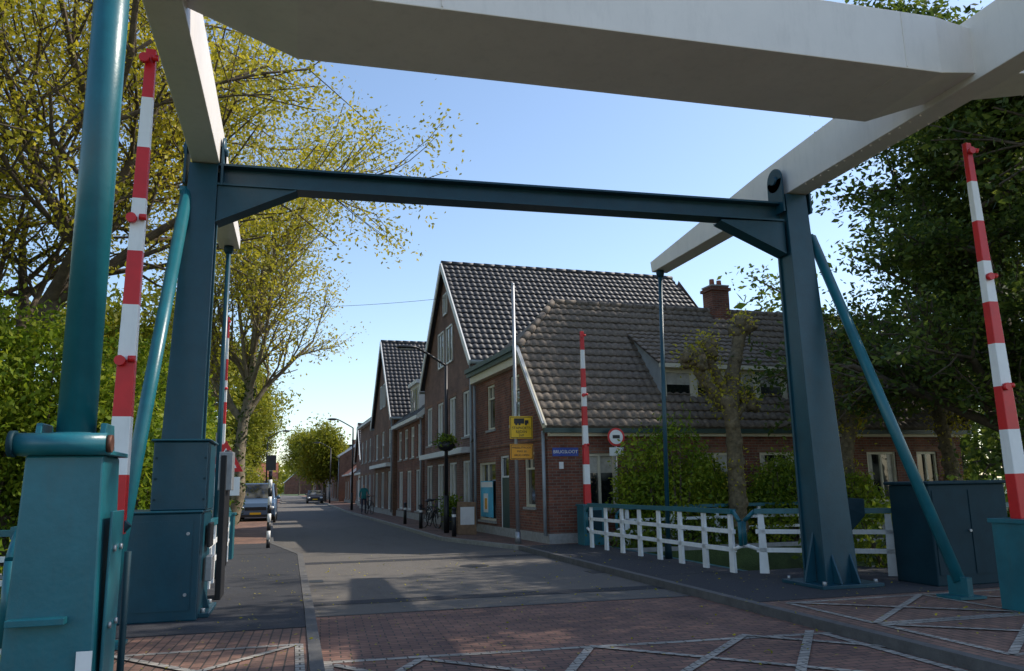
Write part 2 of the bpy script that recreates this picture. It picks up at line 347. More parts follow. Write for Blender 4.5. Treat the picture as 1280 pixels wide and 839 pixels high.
# ------------------------------------------------------------------ drawbridge
br=E('drawbridge',(3,11,0))
LX,LY,RX,RY=-1.32,11.2,7.45,10.5
def column(x,y,lean,name):
    mb=MB()
    z0,z1=.1,6.0
    def C(z): return Vector((x+lean*(1-z/z1),y,z))
    wb,wt,db,dt=.54,.37,.5,.3
    for s in(-1,1):
        p=[];
        for z,w,d in((z0,wb,db),(z1,wt,dt)):
            c=C(z); 
            p+= [c+Vector((-w/2,s*d/2-.02,0)),c+Vector((w/2,s*d/2-.02,0)),c+Vector((w/2,s*d/2+.02,0)),c+Vector((-w/2,s*d/2+.02,0))]
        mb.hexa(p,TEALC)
    for s in(-1,1):
        p=[]
        for z,w,d in((z0,wb,db),(z1,wt,dt)):
            c=C(z); xx=s*(w/2-.045)
            p+=[c+Vector((xx-.012,-d/2+.021,0)),c+Vector((xx+.012,-d/2+.021,0)),c+Vector((xx+.012,d/2-.021,0)),c+Vector((xx-.012,d/2-.021,0))]
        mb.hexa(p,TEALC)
    c=C(0)
    mb.box(c.x-.5,c.x+.5,y-.5,y+.5,.10,.15,TEALC)
    for s in(-1,1):
        mb.prism([(c.x+s*.26,y-.02,.151),(c.x+s*.46,y-.02,.151),(c.x+s*.25,y-.02,.85)],(0,.04,0),TEALC)
        for t in(-1,1): mb.prism([(c.x+s*.15-.015,y+t*.272,.151),(c.x+s*.15-.015,y+t*.45,.151),(c.x+s*.15-.015,y+t*.265,.55)],(.03,0,0),TEALC)
        for t in(-1,1): mb.cyl((c.x+s*.42,y+t*.42,.15),(c.x+s*.42,y+t*.42,.20),.03,.03,STEEL,8)
    return mb.obj(name,br,bevel=.006)
column(LX,LY,-.12,'portal_column'); column(RX,RY,.16,'portal_column')
mb=MB()
a=Vector((LX+.19,LY-.03,0)); b=Vector((RX-.19,RY+.03,0)); Z=Vector((0,0,1))
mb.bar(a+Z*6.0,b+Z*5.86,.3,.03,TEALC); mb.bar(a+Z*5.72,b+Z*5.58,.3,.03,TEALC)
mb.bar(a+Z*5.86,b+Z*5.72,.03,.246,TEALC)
d=(b-a).normalized()
for p,s in((a,1),(b,-1)):
    zz=5.70 if s==1 else 5.56
    for t in(-.12,.12):
        o=Vector((0,t,0))
        q=p+o
        mb.prism([q+Z*zz,q+d*s*1.05+Z*(zz-.003),q+d*s*.85+Z*(zz-.12),q+Z*(zz-.5)],(0,.02,0),TEALC)
    mb.bar(p+d*s*1.05+Z*(zz-.02),p+Z*(zz-.51),.28,.02,TEALC)
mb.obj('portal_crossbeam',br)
mb=MB()
for x,y,s in((LX,LY,1),(RX,RY,-1)):
    for t in(.24,-.24):
        xx=x+t
        mb.prism([(xx-.015,y-.2,5.7),(xx-.015,y+.2,5.7),(xx-.015,y+.19,6.25),(xx-.015,y-.19,6.25)],(.03,0,0),TEALC)
        mb.cyl((xx-.015,y,6.26),(xx+.015,y,6.26),.19,.19,TEALC,24)
        mb.cyl((xx-.05,y,6.26),(xx+.05,y,6.26),.07,.07,TEALC,16)
mb.obj('pivot_bearing',br)
mb=MB()
for x,y in((LX,LY),(RX,RY)):
    off=.02 if x<0 else .05
    w=.36
    pts=[(x-w/2+off,4.6,6.02),(x-w/2+off,7.2,6.02),(x-w/2+off,y+.6,6.02),(x-w/2+off,15.35,6.06),(x-w/2+off,15.4,6.3),(x-w/2+off,y+.6,6.62),(x-w/2+off,7.2,6.78),(x-w/2+off,4.6,6.78)]
    mb.prism(pts,(w,0,0),WHITE)
mb.obj('balance_arm',br,bevel=.01)
mb=MB()
def sec(x,ya,yb,z0,z1): return [(x,ya,z0),(x,yb,z0),(x,yb,z1),(x,ya,z1)]
secs=[sec(-1.48,6.75,7.35,6.2,6.68),sec(-.1,6.72,7.92,5.98,6.68),sec(6.75,6.6,7.85,5.98,6.66),sec(7.30,6.7,7.5,6.1,6.66),sec(8.6,6.7,7.25,6.25,6.66)]
for A,B in zip(secs,secs[1:]):
    for k in range(4): mb.face([A[k],A[(k+1)%4],B[(k+1)%4],B[k]],WHITE)
mb.face(secs[0],WHITE); mb.face(secs[-1][::-1],WHITE)
mb.obj('counterweight_box',br,bevel=.008)
mb=MB()
for x in(1.2,6.3):
    mb.bar((x,6.71-.0162*(x+.1),6.0),(x,6.71-.0162*(x+.1),6.65),.012,.016,WHITE,side=(1,0,0)); mb.box(x-.005,x+.005,6.7,7.86,5.975,5.985,WHITE)
mb.obj('weld_seams',br)
mb=MB()
for i in range(14):
    for s in(0,1): mb.ball((7.36+s*.28,7.6+i*.18,6.012),.016,.016,.012,WHITE,6,4)
for i in range(8): mb.ball((7.5+i*.12,6.69,6.33),.016,.016,.016,WHITE,6,4)
mb.obj('bolts',br)
mb=MB()
mb.cyl((RX+.3,RY-.05,5.35),(8.22,8.75,.3),.075,.075,TEAL,16); mb.cyl((LX-.2,LY-.1,5.6),(-1.78,9.1,.25),.08,.08,TEAL,16)
for x,y in((8.22,8.75),(-1.78,9.1)):
    mb.box(x-.2,x+.2,y-.2,y+.2,.1,.13,TEAL); mb.box(x-.04,x+.04,y-.16,y+.16,.131,.36,TEAL)
mb.cyl((RX+.1,RY-.02,5.35),(RX+.32,RY-.05,5.35),.06,.06,TEAL); mb.cyl((LX-.3,LY-.1,5.62),(LX,LY-.05,5.62),.06,.06,TEAL)
mb.obj('diagonal_brace',br)
mb=MB()
for x in(-1.3,7.42):
    xb=x if x<0 else 7.3
    mb.cyl((x,15.15,6.05),(xb,15.2,.1),.045,.045,TEALC,12); mb.ball((x,15.15,6.0),.09,.07,.12,TEALD); mb.cyl((xb,15.2,.1),(xb,15.2,.5),.08,.06,TEALD,12)
mb.obj('hanger_rod',br)
mb=MB()
mb.box(-2.06,-1.06,10.5,11.7,.1,1.34,TEALC); mb.box(-2.08,-1.04,10.47,11.73,1.34,1.37,TEALC)
mb.box(-1.66,-1.03,10.62,11.6,1.371,2.2,TEALC)
mb.box(-1.69,-1.0,10.58,11.64,2.201,2.23,TEALC)
mb.obj('machine_housing',br,bevel=.02)
mb=MB(); mb.box(-1.97,-1.15,10.49,10.497,.22,1.25,TEALC)
for z in(.4,1.1): mb.cyl((-1.2,10.489,z),(-1.2,10.47,z),.02,.02,STEEL,8)
for z in(1.5,1.75,2.0):
    for x in(-1.62,-1.06): mb.cyl((x,10.62,z),(x,10.605,z),.014,.014,TEALD,8)
mb.obj('housing_panel',br)
mb=MB()
mb.box(-1.02,-.94,12.3,12.9,.1,2.1,BLACK); mb.box(-1.05,-.86,12.35,12.75,1.6,2.15,STEEL); mb.cyl((-.98,13,.5),(-.98,13.05,2.2),.05,.05,BLACK)
mb.box(-1.03,-.95,10.9,11.2,.5,.8,STEEL); mb.box(-1.03,-.99,11.0,11.4,.9,1.2,BLACK)
mb.obj('control_box',br,bevel=.01)
mb=MB(); mb.prism([(7.75,10.7,.9),(7.75,10.7,1.35),(8.5,10.75,1.3),(8.45,10.7,1.05),(8.1,10.7,.75)],(0,.35,0),TEALD); mb.box(7.6,7.85,10.8,11.1,.1,1.3,TEALD); mb.obj('rack_drive',br,bevel=.01)
hp=E('hydraulic_post',(-1.19,5,0))
mb=MB()
def tap(mb,cx,cy,w0,d0,w1,d1,z0,z1,m):
    mb.hexa([(cx-w0/2,cy-d0/2,z0),(cx+w0/2,cy-d0/2,z0),(cx+w0/2,cy+d0/2,z0),(cx-w0/2,cy+d0/2,z0),(cx-w1/2,cy-d1/2,z1),(cx+w1/2,cy-d1/2,z1),(cx+w1/2,cy+d1/2,z1),(cx-w1/2,cy+d1/2,z1)],m)
tap(mb,-1.19,5.02,.46,.5,.38,.42,.1,1.80,TEAL)
mb.obj('pedestal',hp,bevel=.012)
mb=MB()
mb.box(-1.42,-.96,4.78,5.25,1.80,1.825,TEAL)
for s in(-1,1): mb.prism([(-1.19+s*.16-.015,4.85,1.826),(-1.19+s*.16-.015,5.15,1.826),(-1.19+s*.16-.015,5.1,1.98),(-1.19+s*.16-.015,4.9,1.98)],(.03,0,0),TEAL)
mb.box(-1.38,-1.11,4.72,4.79,.94,.975,TEAL)
mb.box(-.955,-.94,4.85,5.15,.3,1.5,TEAL)
for z in(.5,.9,1.3): mb.cyl((-.94,4.92,z),(-.925,4.92,z),.018,.018,STEEL,8); mb.cyl((-.94,5.08,z),(-.925,5.08,z),.018,.018,STEEL,8)
mb.obj('bracket',hp,bevel=.004)
mb=MB(); mb.cyl((-1.42,4.78,1.86),(-.98,4.78,1.86),.058,.058,TEAL,24); mb.cyl((-.979,4.78,1.86),(-.955,4.78,1.86),.047,.047,RUST,20); mb.cyl((-1.45,4.78,1.86),(-1.421,4.78,1.86),.07,.07,TEALD,20); mb.obj('pivot_pin',hp)
mb=MB(); mb.cyl((-1.19,5,1.83),(-1.19,5,6.02),.1,.1,TEAL,32); mb.cyl((-1.19,5,1.83),(-1.19,5,1.93),.13,.13,TEAL,32); mb.obj('cylinder_tube',hp)
mb=MB(); mb.box(-1.05,-.975,4.762,4.766,.62,.8,BARW); mb.obj('sticker',hp)
mb=MB(); mb.cyl((-.95,5.4,.1),(-.95,5.4,1.25),.02,.02,TEALD,10); mb.obj('cable_conduit',hp)
# ------------------------------------------------------------------ barriers
def barrier(x,y,zb,zt,name,w0=.17,w1=.09,lean=0,cx=(-.2,.35)):
    e=E(name,(x,y,0)); mb=MB(); n=9
    for k in range(n):
        a=zb+(zt-zb)*k/n; b=zb+(zt-zb)*(k+1)/n; wa=w0+(w1-w0)*k/n; wb=w0+(w1-w0)*(k+1)/n
        mb.bar((x+lean*k/n,y,a),(x+lean*(k+1)/n,y,b),wa,wa*.75,RED if k%2==0 else BARW,wb,wb*.75,side=(1,0,0))
    mb.obj('boom',e,bevel=.008)
    mb=MB()
    for f in(.33,.62,.97):
        z=zb+(zt-zb)*f; X=x+lean*f
        mb.cyl((X-.04,y-.07,z),(X-.04,y-.12,z),.045,.045,RED,12); mb.cyl((X+.02,y-.07,z+.02),(X+.08,y-.07,z+.02),.03,.03,RED,10)
    mb.obj('warning_lamps',e)
    mb=MB(); mb.box(x+cx[0],x+cx[1],y-.25,y+.25,.1,zb-.05,TEAL); mb.box(x+cx[0]-.03,x+cx[1]+.03,y-.28,y+.28,zb-.05,zb,TEAL)
    mb.cyl((x-.1,y,zb-.12),(x+.1,y,zb+.1),.05,.05,TEALD,12); mb.box(x+cx[0]+.07,x+cx[1]-.07,y-.258,y-.25,.4,.95,TEALD); mb.obj('drive_cabinet',e,bevel=.015)
    return e
barrier(-1.46,7.6,1.25,5.72,'barrier_boom',lean=.03,cx=(-.65,-.02))
barrier(8.14,7.62,1.12,5.72,'barrier_boom',.2,.085,lean=-.11)
barrier(7.2,19.5,1.1,5.55,'barrier_boom',.17,.09); barrier(-1.62,19.5,1.1,5.6,'barrier_boom',.17,.09)
cb=E('control_cabinet',(9.2,10,0)); mb=MB(); mb.box(8.75,10.1,9.7,10.5,.1,1.5,TEALD); mb.box(8.7,10.15,9.65,10.55,1.501,1.55,TEALD); mb.obj('housing',cb,bevel=.015)
mb=MB(); mb.box(8.8,9.4,9.69,9.698,.25,1.42,TEALD); mb.box(9.43,10.05,9.69,9.698,.25,1.42,TEALD); mb.cyl((9.38,9.69,.85),(9.38,9.66,.85),.02,.02,STEEL,8); mb.obj('doors',cb)
# ------------------------------------------------------------------ railings
def railing(p0,p1,n,h=1.1,zb=.1,top=TEAL,name='white_railing'):
    e=E(name,(p0[0],p0[1],0)); mb=MB(); p0=Vector((*p0,0));p1=Vector((*p1,0)); d=(p1-p0).normalized()
    for k in range(n+1):
        q=p0+(p1-p0)*k/n
        mb.bar(q+Vector((0,0,zb)),q+Vector((0,0,h-.05)),.05,.15,RAILW,.05,.09,side=d.cross(Vector((0,0,1))))
    for z,m,w,t in((h,top,.11,.08),(h*.70,RAILW,.05,.07),(h*.43,RAILW,.05,.07)):
        mb.bar(p0-d*.1+Vector((0,0,z)),p1+d*.1+Vector((0,0,z)),w,t,m)
    for p,s in((p0,-1),(p1,1)):
        mb.cyl(p+d*s*.1+Vector((0,0,h)),p+d*s*.28+Vector((0,0,h-.16)),.035,.035,top,10); mb.cyl(p+d*s*.28+Vector((0,0,h-.16)),p+d*s*.28+Vector((0,0,h*.5)),.035,.035,top,10); mb.cyl(p+d*s*.28+Vector((0,0,h*.5)),p+d*s*.05+Vector((0,0,h*.43)),.03,.03,RAILW,10)
    mb.obj('posts_and_rails',e); return e
railing((7.15,12.45),(6.95,18.6),7); railing((-1.22,12.9),(-1.35,18.8),7); railing((-1.4,19.6),(-1.75,24),5)
railing((7.55,12.15),(9.1,11.0),2); railing((9.6,11.1),(14,12.3),4)
railing((-2.4,11.9),(-6.5,12.5),4); railing((-1.72,6.1),(-1.95,9),2,1.35); railing((8.0,18.9),(13,19),4,1.0)
# ------------------------------------------------------------------ houses
def wall(mb,P,W,H,ops,m,dep=.12):
    us=sorted({0,W}|{o[0] for o in ops}|{o[2] for o in ops}); vs=sorted({0,H}|{o[1] for o in ops}|{o[3] for o in ops})
    for a,b in zip(us,us[1:]):
        for c,d in zip(vs,vs[1:]):
            cu,cv=(a+b)/2,(c+d)/2
            if any(o[0]<cu<o[2] and o[1]<cv<o[3] for o in ops): continue
            mb.face([P(a,c,0),P(b,c,0),P(b,d,0),P(a,d,0)],m)
    for o in ops:
        a,c,b,d=o[:4]
        mb.face([P(a,c,0),P(a,c,dep),P(a,d,dep),P(a,d,0)],m); mb.face([P(b,c,0),P(b,c,dep),P(b,d,dep),P(b,d,0)],m)
        mb.face([P(a,d,0),P(b,d,0),P(b,d,dep),P(a,d,dep)],m); mb.face([P(a,c,0),P(b,c,0),P(b,c,dep),P(a,c,dep)],m)
wr=random.Random(21)
def window(mb,P,o,fr,kind='T',dep=.12):
    a,c,b,d=o[:4]; t=.07
    mb.face([P(a,c,dep-.01),P(b,c,dep-.01),P(b,d,dep-.01),P(a,d,dep-.01)],GLASS)
    if kind!='D' and wr.random()<.6:
        cw=(b-a)*wr.uniform(.12,.22)
        if wr.random()<.5:
            for u0,u1 in((a+t,a+t+cw),(b-t-cw,b-t)): mb.face([P(u0,c+t,dep-.0125),P(u1,c+t,dep-.0125),P(u1,d-t,dep-.0125),P(u0,d-t,dep-.0125)],CURT)
        else:
            zz=d-(d-c)*wr.uniform(.2,.5); mb.face([P(a+t,zz,dep-.0125),P(b-t,zz,dep-.0125),P(b-t,d-t,dep-.0125),P(a+t,d-t,dep-.0125)],CURT)
    f0,f1=dep-.08,dep-.015
    mb.fbox(P,a,a+t,c,d,f0,f1,fr); mb.fbox(P,b-t,b,c,d,f0,f1,fr); mb.fbox(P,a+t,b-t,c,c+t,f0,f1,fr); mb.fbox(P,a+t,b-t,d-t,d,f0,f1,fr)
    if kind=='T':
        z=c+(d-c)*.68; mb.fbox(P,a+t,b-t,z,z+.05,f0+.005,f1,fr); mb.fbox(P,(a+b)/2-.02,(a+b)/2+.02,z+.05,d-t,f0+.01,f1,fr)
    elif kind=='H': z=c+(d-c)*.5; mb.fbox(P,a+t,b-t,z-.025,z+.025,f0+.005,f1,fr)
    elif kind=='V': mb.fbox(P,(a+b)/2-.03,(a+b)/2+.03,c+t,d-t,f0+.005,f1,fr)
    elif kind=='D': mb.fbox(P,a+t,b-t,c+t,c+(d-c)*.72,f0+.01,f1,WGR); mb.fbox(P,a+t,b-t,c+(d-c)*.72,c+(d-c)*.72+.05,f0,f1,fr)
    if kind!='D': mb.fbox(P,a-.06,b+.06,c-.07,c,-.05,dep,STONE)
    mb.fbox(P,a-.08,b+.08,d,d+.14,-.006,.03,BR4 if kind!='S' else fr)
def inpoly(x,y,poly):
    r=False; n=len(poly); j=n-1
    for i in range(n):
        xi,yi=poly[i];xj,yj=poly[j]
        if (yi>y)!=(yj>y) and x<(xj-xi)*(y-yi)/(yj-yi)+xi: r=not r
        j=i
    return r
def tiles(mb,O,U,V,poly,m,tw=.24,rh=.33,sub=6,amp=.035,step=.04):
    O=Vector(O);U=Vector(U).normalized();V=Vector(V).normalized();N=U.cross(V).normalized()
    if N.z<0:N=-N
    u0=min(p[0] for p in poly);u1=max(p[0] for p in poly);v1=max(p[1] for p in poly)
    nc=int((u1-u0)/tw*sub)+1; nr=int(v1/rh)+1; du=tw/sub; M=mb._m(m)
    hs=[(.5-.5*math.cos(2*math.pi*k/sub))**.7*amp for k in range(sub)]
    for j in range(nr):
        va=j*rh;vb=min((j+1)*rh+.0,v1+.02); base=len(mb.v)
        rj=random.uniform(-.006,.006); tj=0
        for k in range(nc+1):
            if k%sub==0: tj=random.uniform(-.006,.01)
            u=u0+k*du; h=hs[k%sub]
            mb.v.append(tuple(O+U*u+V*va+N*(-.02)))
            mb.v.append(tuple(O+U*u+V*va+N*(h+step+rj+tj))); mb.v.append(tuple(O+U*u+V*vb+N*h))
        for k in range(nc):
            cu=u0+(k+.5)*du
            if cu<u1 and inpoly(cu,min((va+vb)/2,v1-.01),poly):
                a=base+3*k
                mb.f.append((a+1,a+4,a+5,a+2)); mb.mi.append(M); mb.sm.append(True)
                mb.f.append((a,a+3,a+4,a+1)); mb.mi.append(M); mb.sm.append(False)
    mb.face([O+U*p[0]+V*p[1]-N*.03 for p in poly],m)
ch=E('corner_brick_house',(6.41,20.2,0),R(3.4))
W,D=14.0,6.8; EZ=3.07; RZ=7.3; RYm=3.4
PS=lambda u,v,d:(u,d,v)
PW=lambda u,v,d:(d,D-u,v)
mb=MB()
sops=[(1.0,.9,1.95,2.4),(4.55,.9,5.55,2.4),(6.5,.9,7.7,2.4),(10.3,.9,11.4,2.4),(12.2,.9,13.0,2.4)]
wall(mb,PS,W,EZ,sops,BR1)
wops=[(.25,.5,2.15,2.35),(2.6,.12,3.5,2.5),(4.9,1.0,5.75,2.5)]
wall(mb,PW,D,EZ,wops,BR1)
PW2=lambda u,v,d:(d,D-u,v+EZ)
wops2=[(1.3,.3,2.15,1.75),(3.75,.3,4.6,1.75)]
wall(mb,PW2,D-2.0,5.5-EZ,wops2,BR1)
mb.face([(0,2.0,EZ),(0,0,EZ),(0,2.0,5.5)],BR1)
mb.face([(W,0,0),(W,D,0),(W,D,EZ),(W,0,EZ)],BR1); mb.face([(0,D,0),(W,D,0),(W,D,EZ),(0,D,EZ)],BR1)
mb.face([(0,D,EZ),(.3,D,EZ),(.3,D,5.5),(0,D,5.5)],BR1)
mb.obj('walls',ch,False)
mb=MB()
for o in sops: window(mb,PS,o,WFR,'V')
window(mb,PW,wops[0],WFR,'V'); window(mb,PW,wops[1],WFRW,'D'); window(mb,PW,wops[2],WFR,'T')
for o in wops2: window(mb,PW2,o,WFR,'T')
mb.obj('windows',ch,False)
mb=MB(); mb.fbox(PW,.35,1.75,.6,1.75,.03,.035,POSTER); mb.fbox(PW,.4,1.7,1.55,1.72,.025,.03,BARW); mb.fbox(PW,.7,1.2,.75,1.35,.022,.028,BARW); mb.fbox(PW,.85,1.1,.85,1.2,.018,.0219,ORA); mb.obj('window_poster',ch,False)
mb=MB()
mb.box(-.03,W,-.03,0.0,0,.35,STONE); mb.box(-.03,0,0,D,0,.35,STONE)
mb.box(-.025,0,0,D,2.78,2.86,BR4)
mb.obj('plinth',ch,False)
mb=MB()
mb.box(-.32,.02,1.85,D+.1,5.28,5.42,WGR); mb.box(-.38,.02,1.8,D+.15,5.42,5.56,WGR); mb.box(-.22,-.005,1.95,D,5.05,5.28,WFR)
mb.box(-.2,W+.2,-.3,-.18,EZ-.14,EZ-.02,WGR)
mb.cyl((-.1,.08,.3),(-.1,.08,3.0),.045,.045,ZINC,10); mb.cyl((-.1,D-.15,.3),(-.1,D-.15,5.0),.045,.045,ZINC,10)
mb.box(0,W,-.16,-.002,EZ-.22,EZ-.08,WFR)
mb.obj('cornice_and_gutter',ch,False)
mb=MB()
sl=math.hypot(RZ-EZ,RYm+.25); Vd=Vector((0,RYm+.25,RZ-EZ)).normalized()
k55=(5.5-EZ)/(RZ-EZ)*sl
tiles(mb,(0,-.25,EZ),(1,0,0),Vd,[(-.15,0),(14.2,0),(11.6,sl),(1.6,sl),(-.15,k55)],TILE1)
mb.face([(-.15,D+.25,EZ),(14.2,D+.25,EZ),(11.6,RYm,RZ),(1.6,RYm,RZ)],TILE1)
yb=-.25+k55/sl*(RYm+.25)
mb.face([(-.15,yb,5.5),(1.6,RYm,RZ),(-.15,D-yb,5.5)],TILE1); mb.face([(14.2,-.25,EZ),(14.2,D+.25,EZ),(11.6,RYm,RZ)],TILE1)
mb.face([(-.0,yb,5.5),(-.0,2.0,5.5),(0,D,5.5),(.02,D,5.5),(1.6,RYm,RZ-.02)],TILE1)
mb.obj('tiled_roof',ch,False)
mb=MB()
def caps(mb,p,q,m,r=.12,step=.4):
    p=Vector(p);q=Vector(q);n=max(1,int((q-p).length/step))
    for k in range(n):
        a=p+(q-p)*k/n;b=p+(q-p)*(k+1.12)/n; mb.cyl(a,b,r,r*.85,m,10)
caps(mb,(1.6,RYm,RZ+.02),(11.6,RYm,RZ+.02),TILE1); caps(mb,(-.15,yb,5.52),(1.6,RYm,RZ+.02),TILE1); caps(mb,(14.2,-.25,EZ+.03),(11.6,RYm,RZ+.02),TILE1)
mb.bar((-.17,-.28,EZ-.02),(-.17,yb,5.48),.05,.2,WFR,side=(1,0,0)); mb.bar((-.2,-.28,EZ+.08),(-.2,yb,5.6),.1,.05,ZINC,side=(1,0,0))
mb.obj('ridge_caps',ch,False)
mb=MB(); dx0,dx1,dy=3.75,8.05,.55; db,dt=3.75,4.95
PD=lambda u,v,d:(dx0+u,dy+d,db+v)
dops=[(.12,.14,1.02,1.04),(1.14,.14,2.04,1.04),(2.3,.14,3.2,1.04),(3.3,.14,4.18,1.04)]
wall(mb,PD,dx1-dx0,dt-db,dops,WFR,.08)
def rz(y): return EZ+(y+.25)*(RZ-EZ)/(RYm+.25)
ym=2.5; zm=rz(ym)
for x in(dx0,dx1): mb.face([(x,dy,db-.2),(x,ym,zm),(x,dy,dt)],ZINC)
for i,o in enumerate(dops): 
    a,c,b,d=o; mb.face([PD(a,c,.07),PD(b,c,.07),PD(b,d,.07),PD(a,d,.07)],GLASS)
    for q in((a,a+.06,c,d),(b-.06,b,c,d),(a+.06,b-.06,c,c+.06),(a+.06,b-.06,d-.06,d)): mb.fbox(PD,q[0],q[1],q[2],q[3],.015,.06,WFR)
    mb.face([PD(a+.06,d-.4,.068),PD(b-.06,d-.4,.068),PD(b-.06,d-.06,.068),PD(a+.06,d-.06,.068)],CURT)
mb.fbox(PD,-.1,4.4,-.02,.06,-.08,0,ZINC)
mb.obj('dormer',ch,False)
mb=MB(); Vq=Vector((0,ym-dy+.2,zm-dt)); L=Vq.length
tiles(mb,(dx0-.12,dy-.2,dt),(1,0,0),Vq,[(0,0),(dx1-dx0+.24,0),(dx1-dx0+.24,L),(0,L)],TILE1)
mb.box(dx0-.14,dx1+.14,dy-.24,dy-.18,dt-.1,dt+.02,WFR)
mb.obj('dormer_roof',ch,False)
mb=MB(); mb.box(7.3,7.95,3.1,3.7,6.8,8.15,BR1); mb.box(7.24,8.01,3.04,3.76,8.0,8.1,BR1); mb.box(7.28,7.97,3.08,3.72,8.151,8.2,STONE)
mb.cyl((7.5,3.4,8.2),(7.5,3.4,8.45),.09,.08,TILE3,10); mb.cyl((7.78,3.4,8.2),(7.78,3.4,8.42),.09,.08,TILE3,10)
mb.obj('chimney',ch,False)
mb=MB(); mb.box(.12,.85,-.02,-.004,2.33,2.55,BLUE); mb.obj('street_name_plate',ch,False)
text('BRUGSLOOT',.12,(.485,-.024,2.44),ch,BARW,0,'street_name_lettering',False)
mb=MB(); mb.box(.3,.42,-.02,-.004,2.0,2.18,BARW); mb.obj('house_number',ch,False)
def house(name,ox,oy,rot,Wd,dep,ez,pz,wm,rm,floors,fr=WFRW,trim=WFRW,hip=0,peak=None,shop=False,dorm=False,chim=True,fine=True,side=False):
    h=E(name,(ox,oy,0),R(rot)); pk=peak or Wd/2
    P=lambda u,v,d:(d,Wd-u,v)
    ops=[];kinds=[]
    for fz0,fz1,n,wf,kd in floors:
        if fz1>ez: continue
        for k in range(n):
            c=Wd*(k+.5)/n; ops.append((c-wf/2,fz0,c+wf/2,fz1)); kinds.append(kd)
    mb=MB(); wall(mb,P,Wd,ez,ops,wm)
    if side:
        mx=dep/2
        for y in(0,Wd): mb.face([(0,y,0),(dep,y,0),(dep,y,ez),(mx,y,pz),(0,y,ez)],wm)
        mb.face([(dep,0,0),(dep,Wd,0),(dep,Wd,ez),(dep,0,ez)],wm)
    else:
        mb.face([(0,Wd,ez),(0,0,ez),(0,pk,pz)],wm); 
        mb.face([(0,0,0),(dep,0,0),(dep,0,ez),(0,0,ez)],wm); mb.face([(0,Wd,0),(dep,Wd,0),(dep,Wd,ez),(0,Wd,ez)],wm)
        mb.face([(dep,0,0),(dep,Wd,0),(dep,Wd,ez),(dep,pk,pz),(dep,0,ez)],wm)
    mb.box(-.04,0,0,Wd,0,.4,STONE)
    mb.obj('walls',h,False)
    mb=MB()
    for o,k in zip(ops,kinds): window(mb,P,o,fr,k)
    if not side:
      for fz0,fz1,n,wf,kd in floors:
        if fz1>ez:
            for k in range(n):
                c=pk+(k-(n-1)/2)*(wf+.45)
                Pq=lambda u,v,d,c=c:(d-.06,c-u,v)
                mb.face([Pq(-wf/2,fz0,.04),Pq(wf/2,fz0,.04),Pq(wf/2,fz1,.04),Pq(-wf/2,fz1,.04)],GLASS)
                for q in((-wf/2,-wf/2+.07,fz0,fz1),(wf/2-.07,wf/2,fz0,fz1),(-.025,.025,fz0,fz1),(-wf/2,wf/2,fz0,fz0+.07),(-wf/2,wf/2,fz1-.07,fz1)): mb.fbox(Pq,*q,0,.05,fr)
    mb.obj('windows',h,False)
    mb=MB(); ov=.25
    if side:
        mx=dep/2; V=Vector((mx+ov,0,(pz-ez)*(mx+ov)/mx)); z0=ez-ov*(pz-ez)/mx; L=V.length
        if fine: tiles(mb,(-ov,-.1,z0+.06),(0,1,0),V,[(0,0),(Wd+.2,0),(Wd+.2,L),(0,L)],rm)
        else: mb.face([(-ov,-.1,z0+.06),(-ov,Wd+.1,z0+.06),(mx,Wd+.1,pz+.06),(mx,-.1,pz+.06)],rm)
        mb.face([(dep+ov,-.1,z0+.06),(dep+ov,Wd+.1,z0+.06),(mx,Wd+.1,pz+.055),(mx,-.1,pz+.055)],rm)
        for xx,s in((-ov,1),(dep+ov,-1)): mb.bar((xx,-.12,z0-.02),(mx,-.12,pz),.05,.22,trim,side=(0,1,0))
        caps(mb,(mx,-.1,pz+.08),(mx,Wd+.1,pz+.08),rm,.12,.45)
        mb.box(-.34,-.2,-.05,Wd+.05,z0-.12,z0+.04,trim); mb.box(-.16,-.004,0,Wd,ez-.3,ez-.1,trim)
    else:
      for s in(0,1):
        y0=-ov if s==0 else Wd+ov; run=abs(pk-(0 if s==0 else Wd)); sl_=(pz-ez)/run; z0=ez-ov*sl_
        V=Vector((0,pk-y0,pz-z0)); L=V.length
        poly=[(-.2,0),(dep+.2,0),(dep+.2-hip,L),(-.2,L)]
        if s==0 and fine: tiles(mb,(0,y0,z0+.06),(1,0,0),V,poly,rm)
        else: 
            Vn=V.normalized(); mb.face([Vector((0,y0,z0+.06))+Vector((p[0],0,0))+Vn*p[1] for p in poly],rm)
        mb.bar((-.22,y0,z0-.02),(-.22,pk,pz),.05,.24,trim,side=(1,0,0))
        mb.cyl((-.2,y0-(.06 if s==0 else -.06),z0),(dep,y0-(.06 if s==0 else -.06),z0),.07,.07,ZINC,8)
      caps(mb,(-.2,pk,pz+.08),(dep+.2-hip,pk,pz+.08),rm,.12,.45)
    mb.obj('roof',h,False)
    if chim:
        cy=pk if not side else .6
        mb=MB(); mb.box(dep*.5,dep*.5+.6,cy-.3,cy+.3,pz-.5,pz+.9,wm); mb.box(dep*.5-.05,dep*.5+.65,cy-.35,cy+.35,pz+.9,pz+1,STONE); mb.obj('chimney',h,False)
    if dorm:
        mb=MB(); zz=ez+.2; c=Wd*.55
        mb.box(.35,3.2,c-1.1,c+1.1,zz-.2,zz+1.5,PLAST); mb.box(.2,3.3,c-1.25,c+1.25,zz+1.501,zz+1.68,WFRW)
        mb.box(.32,.345,c-.9,c+.9,zz+.2,zz+1.3,GLASS)
        for q in(-.93,-.3,.3,.87): mb.box(.29,.319,c+q,c+q+.07,zz+.15,zz+1.35,WFRW)
        mb.obj('dormer',h,False)
    if shop:
        mb=MB(); mb.box(-.35,-.002,.5,Wd-.5,2.75,2.95,trim); mb.obj('shop_fascia',h,False)
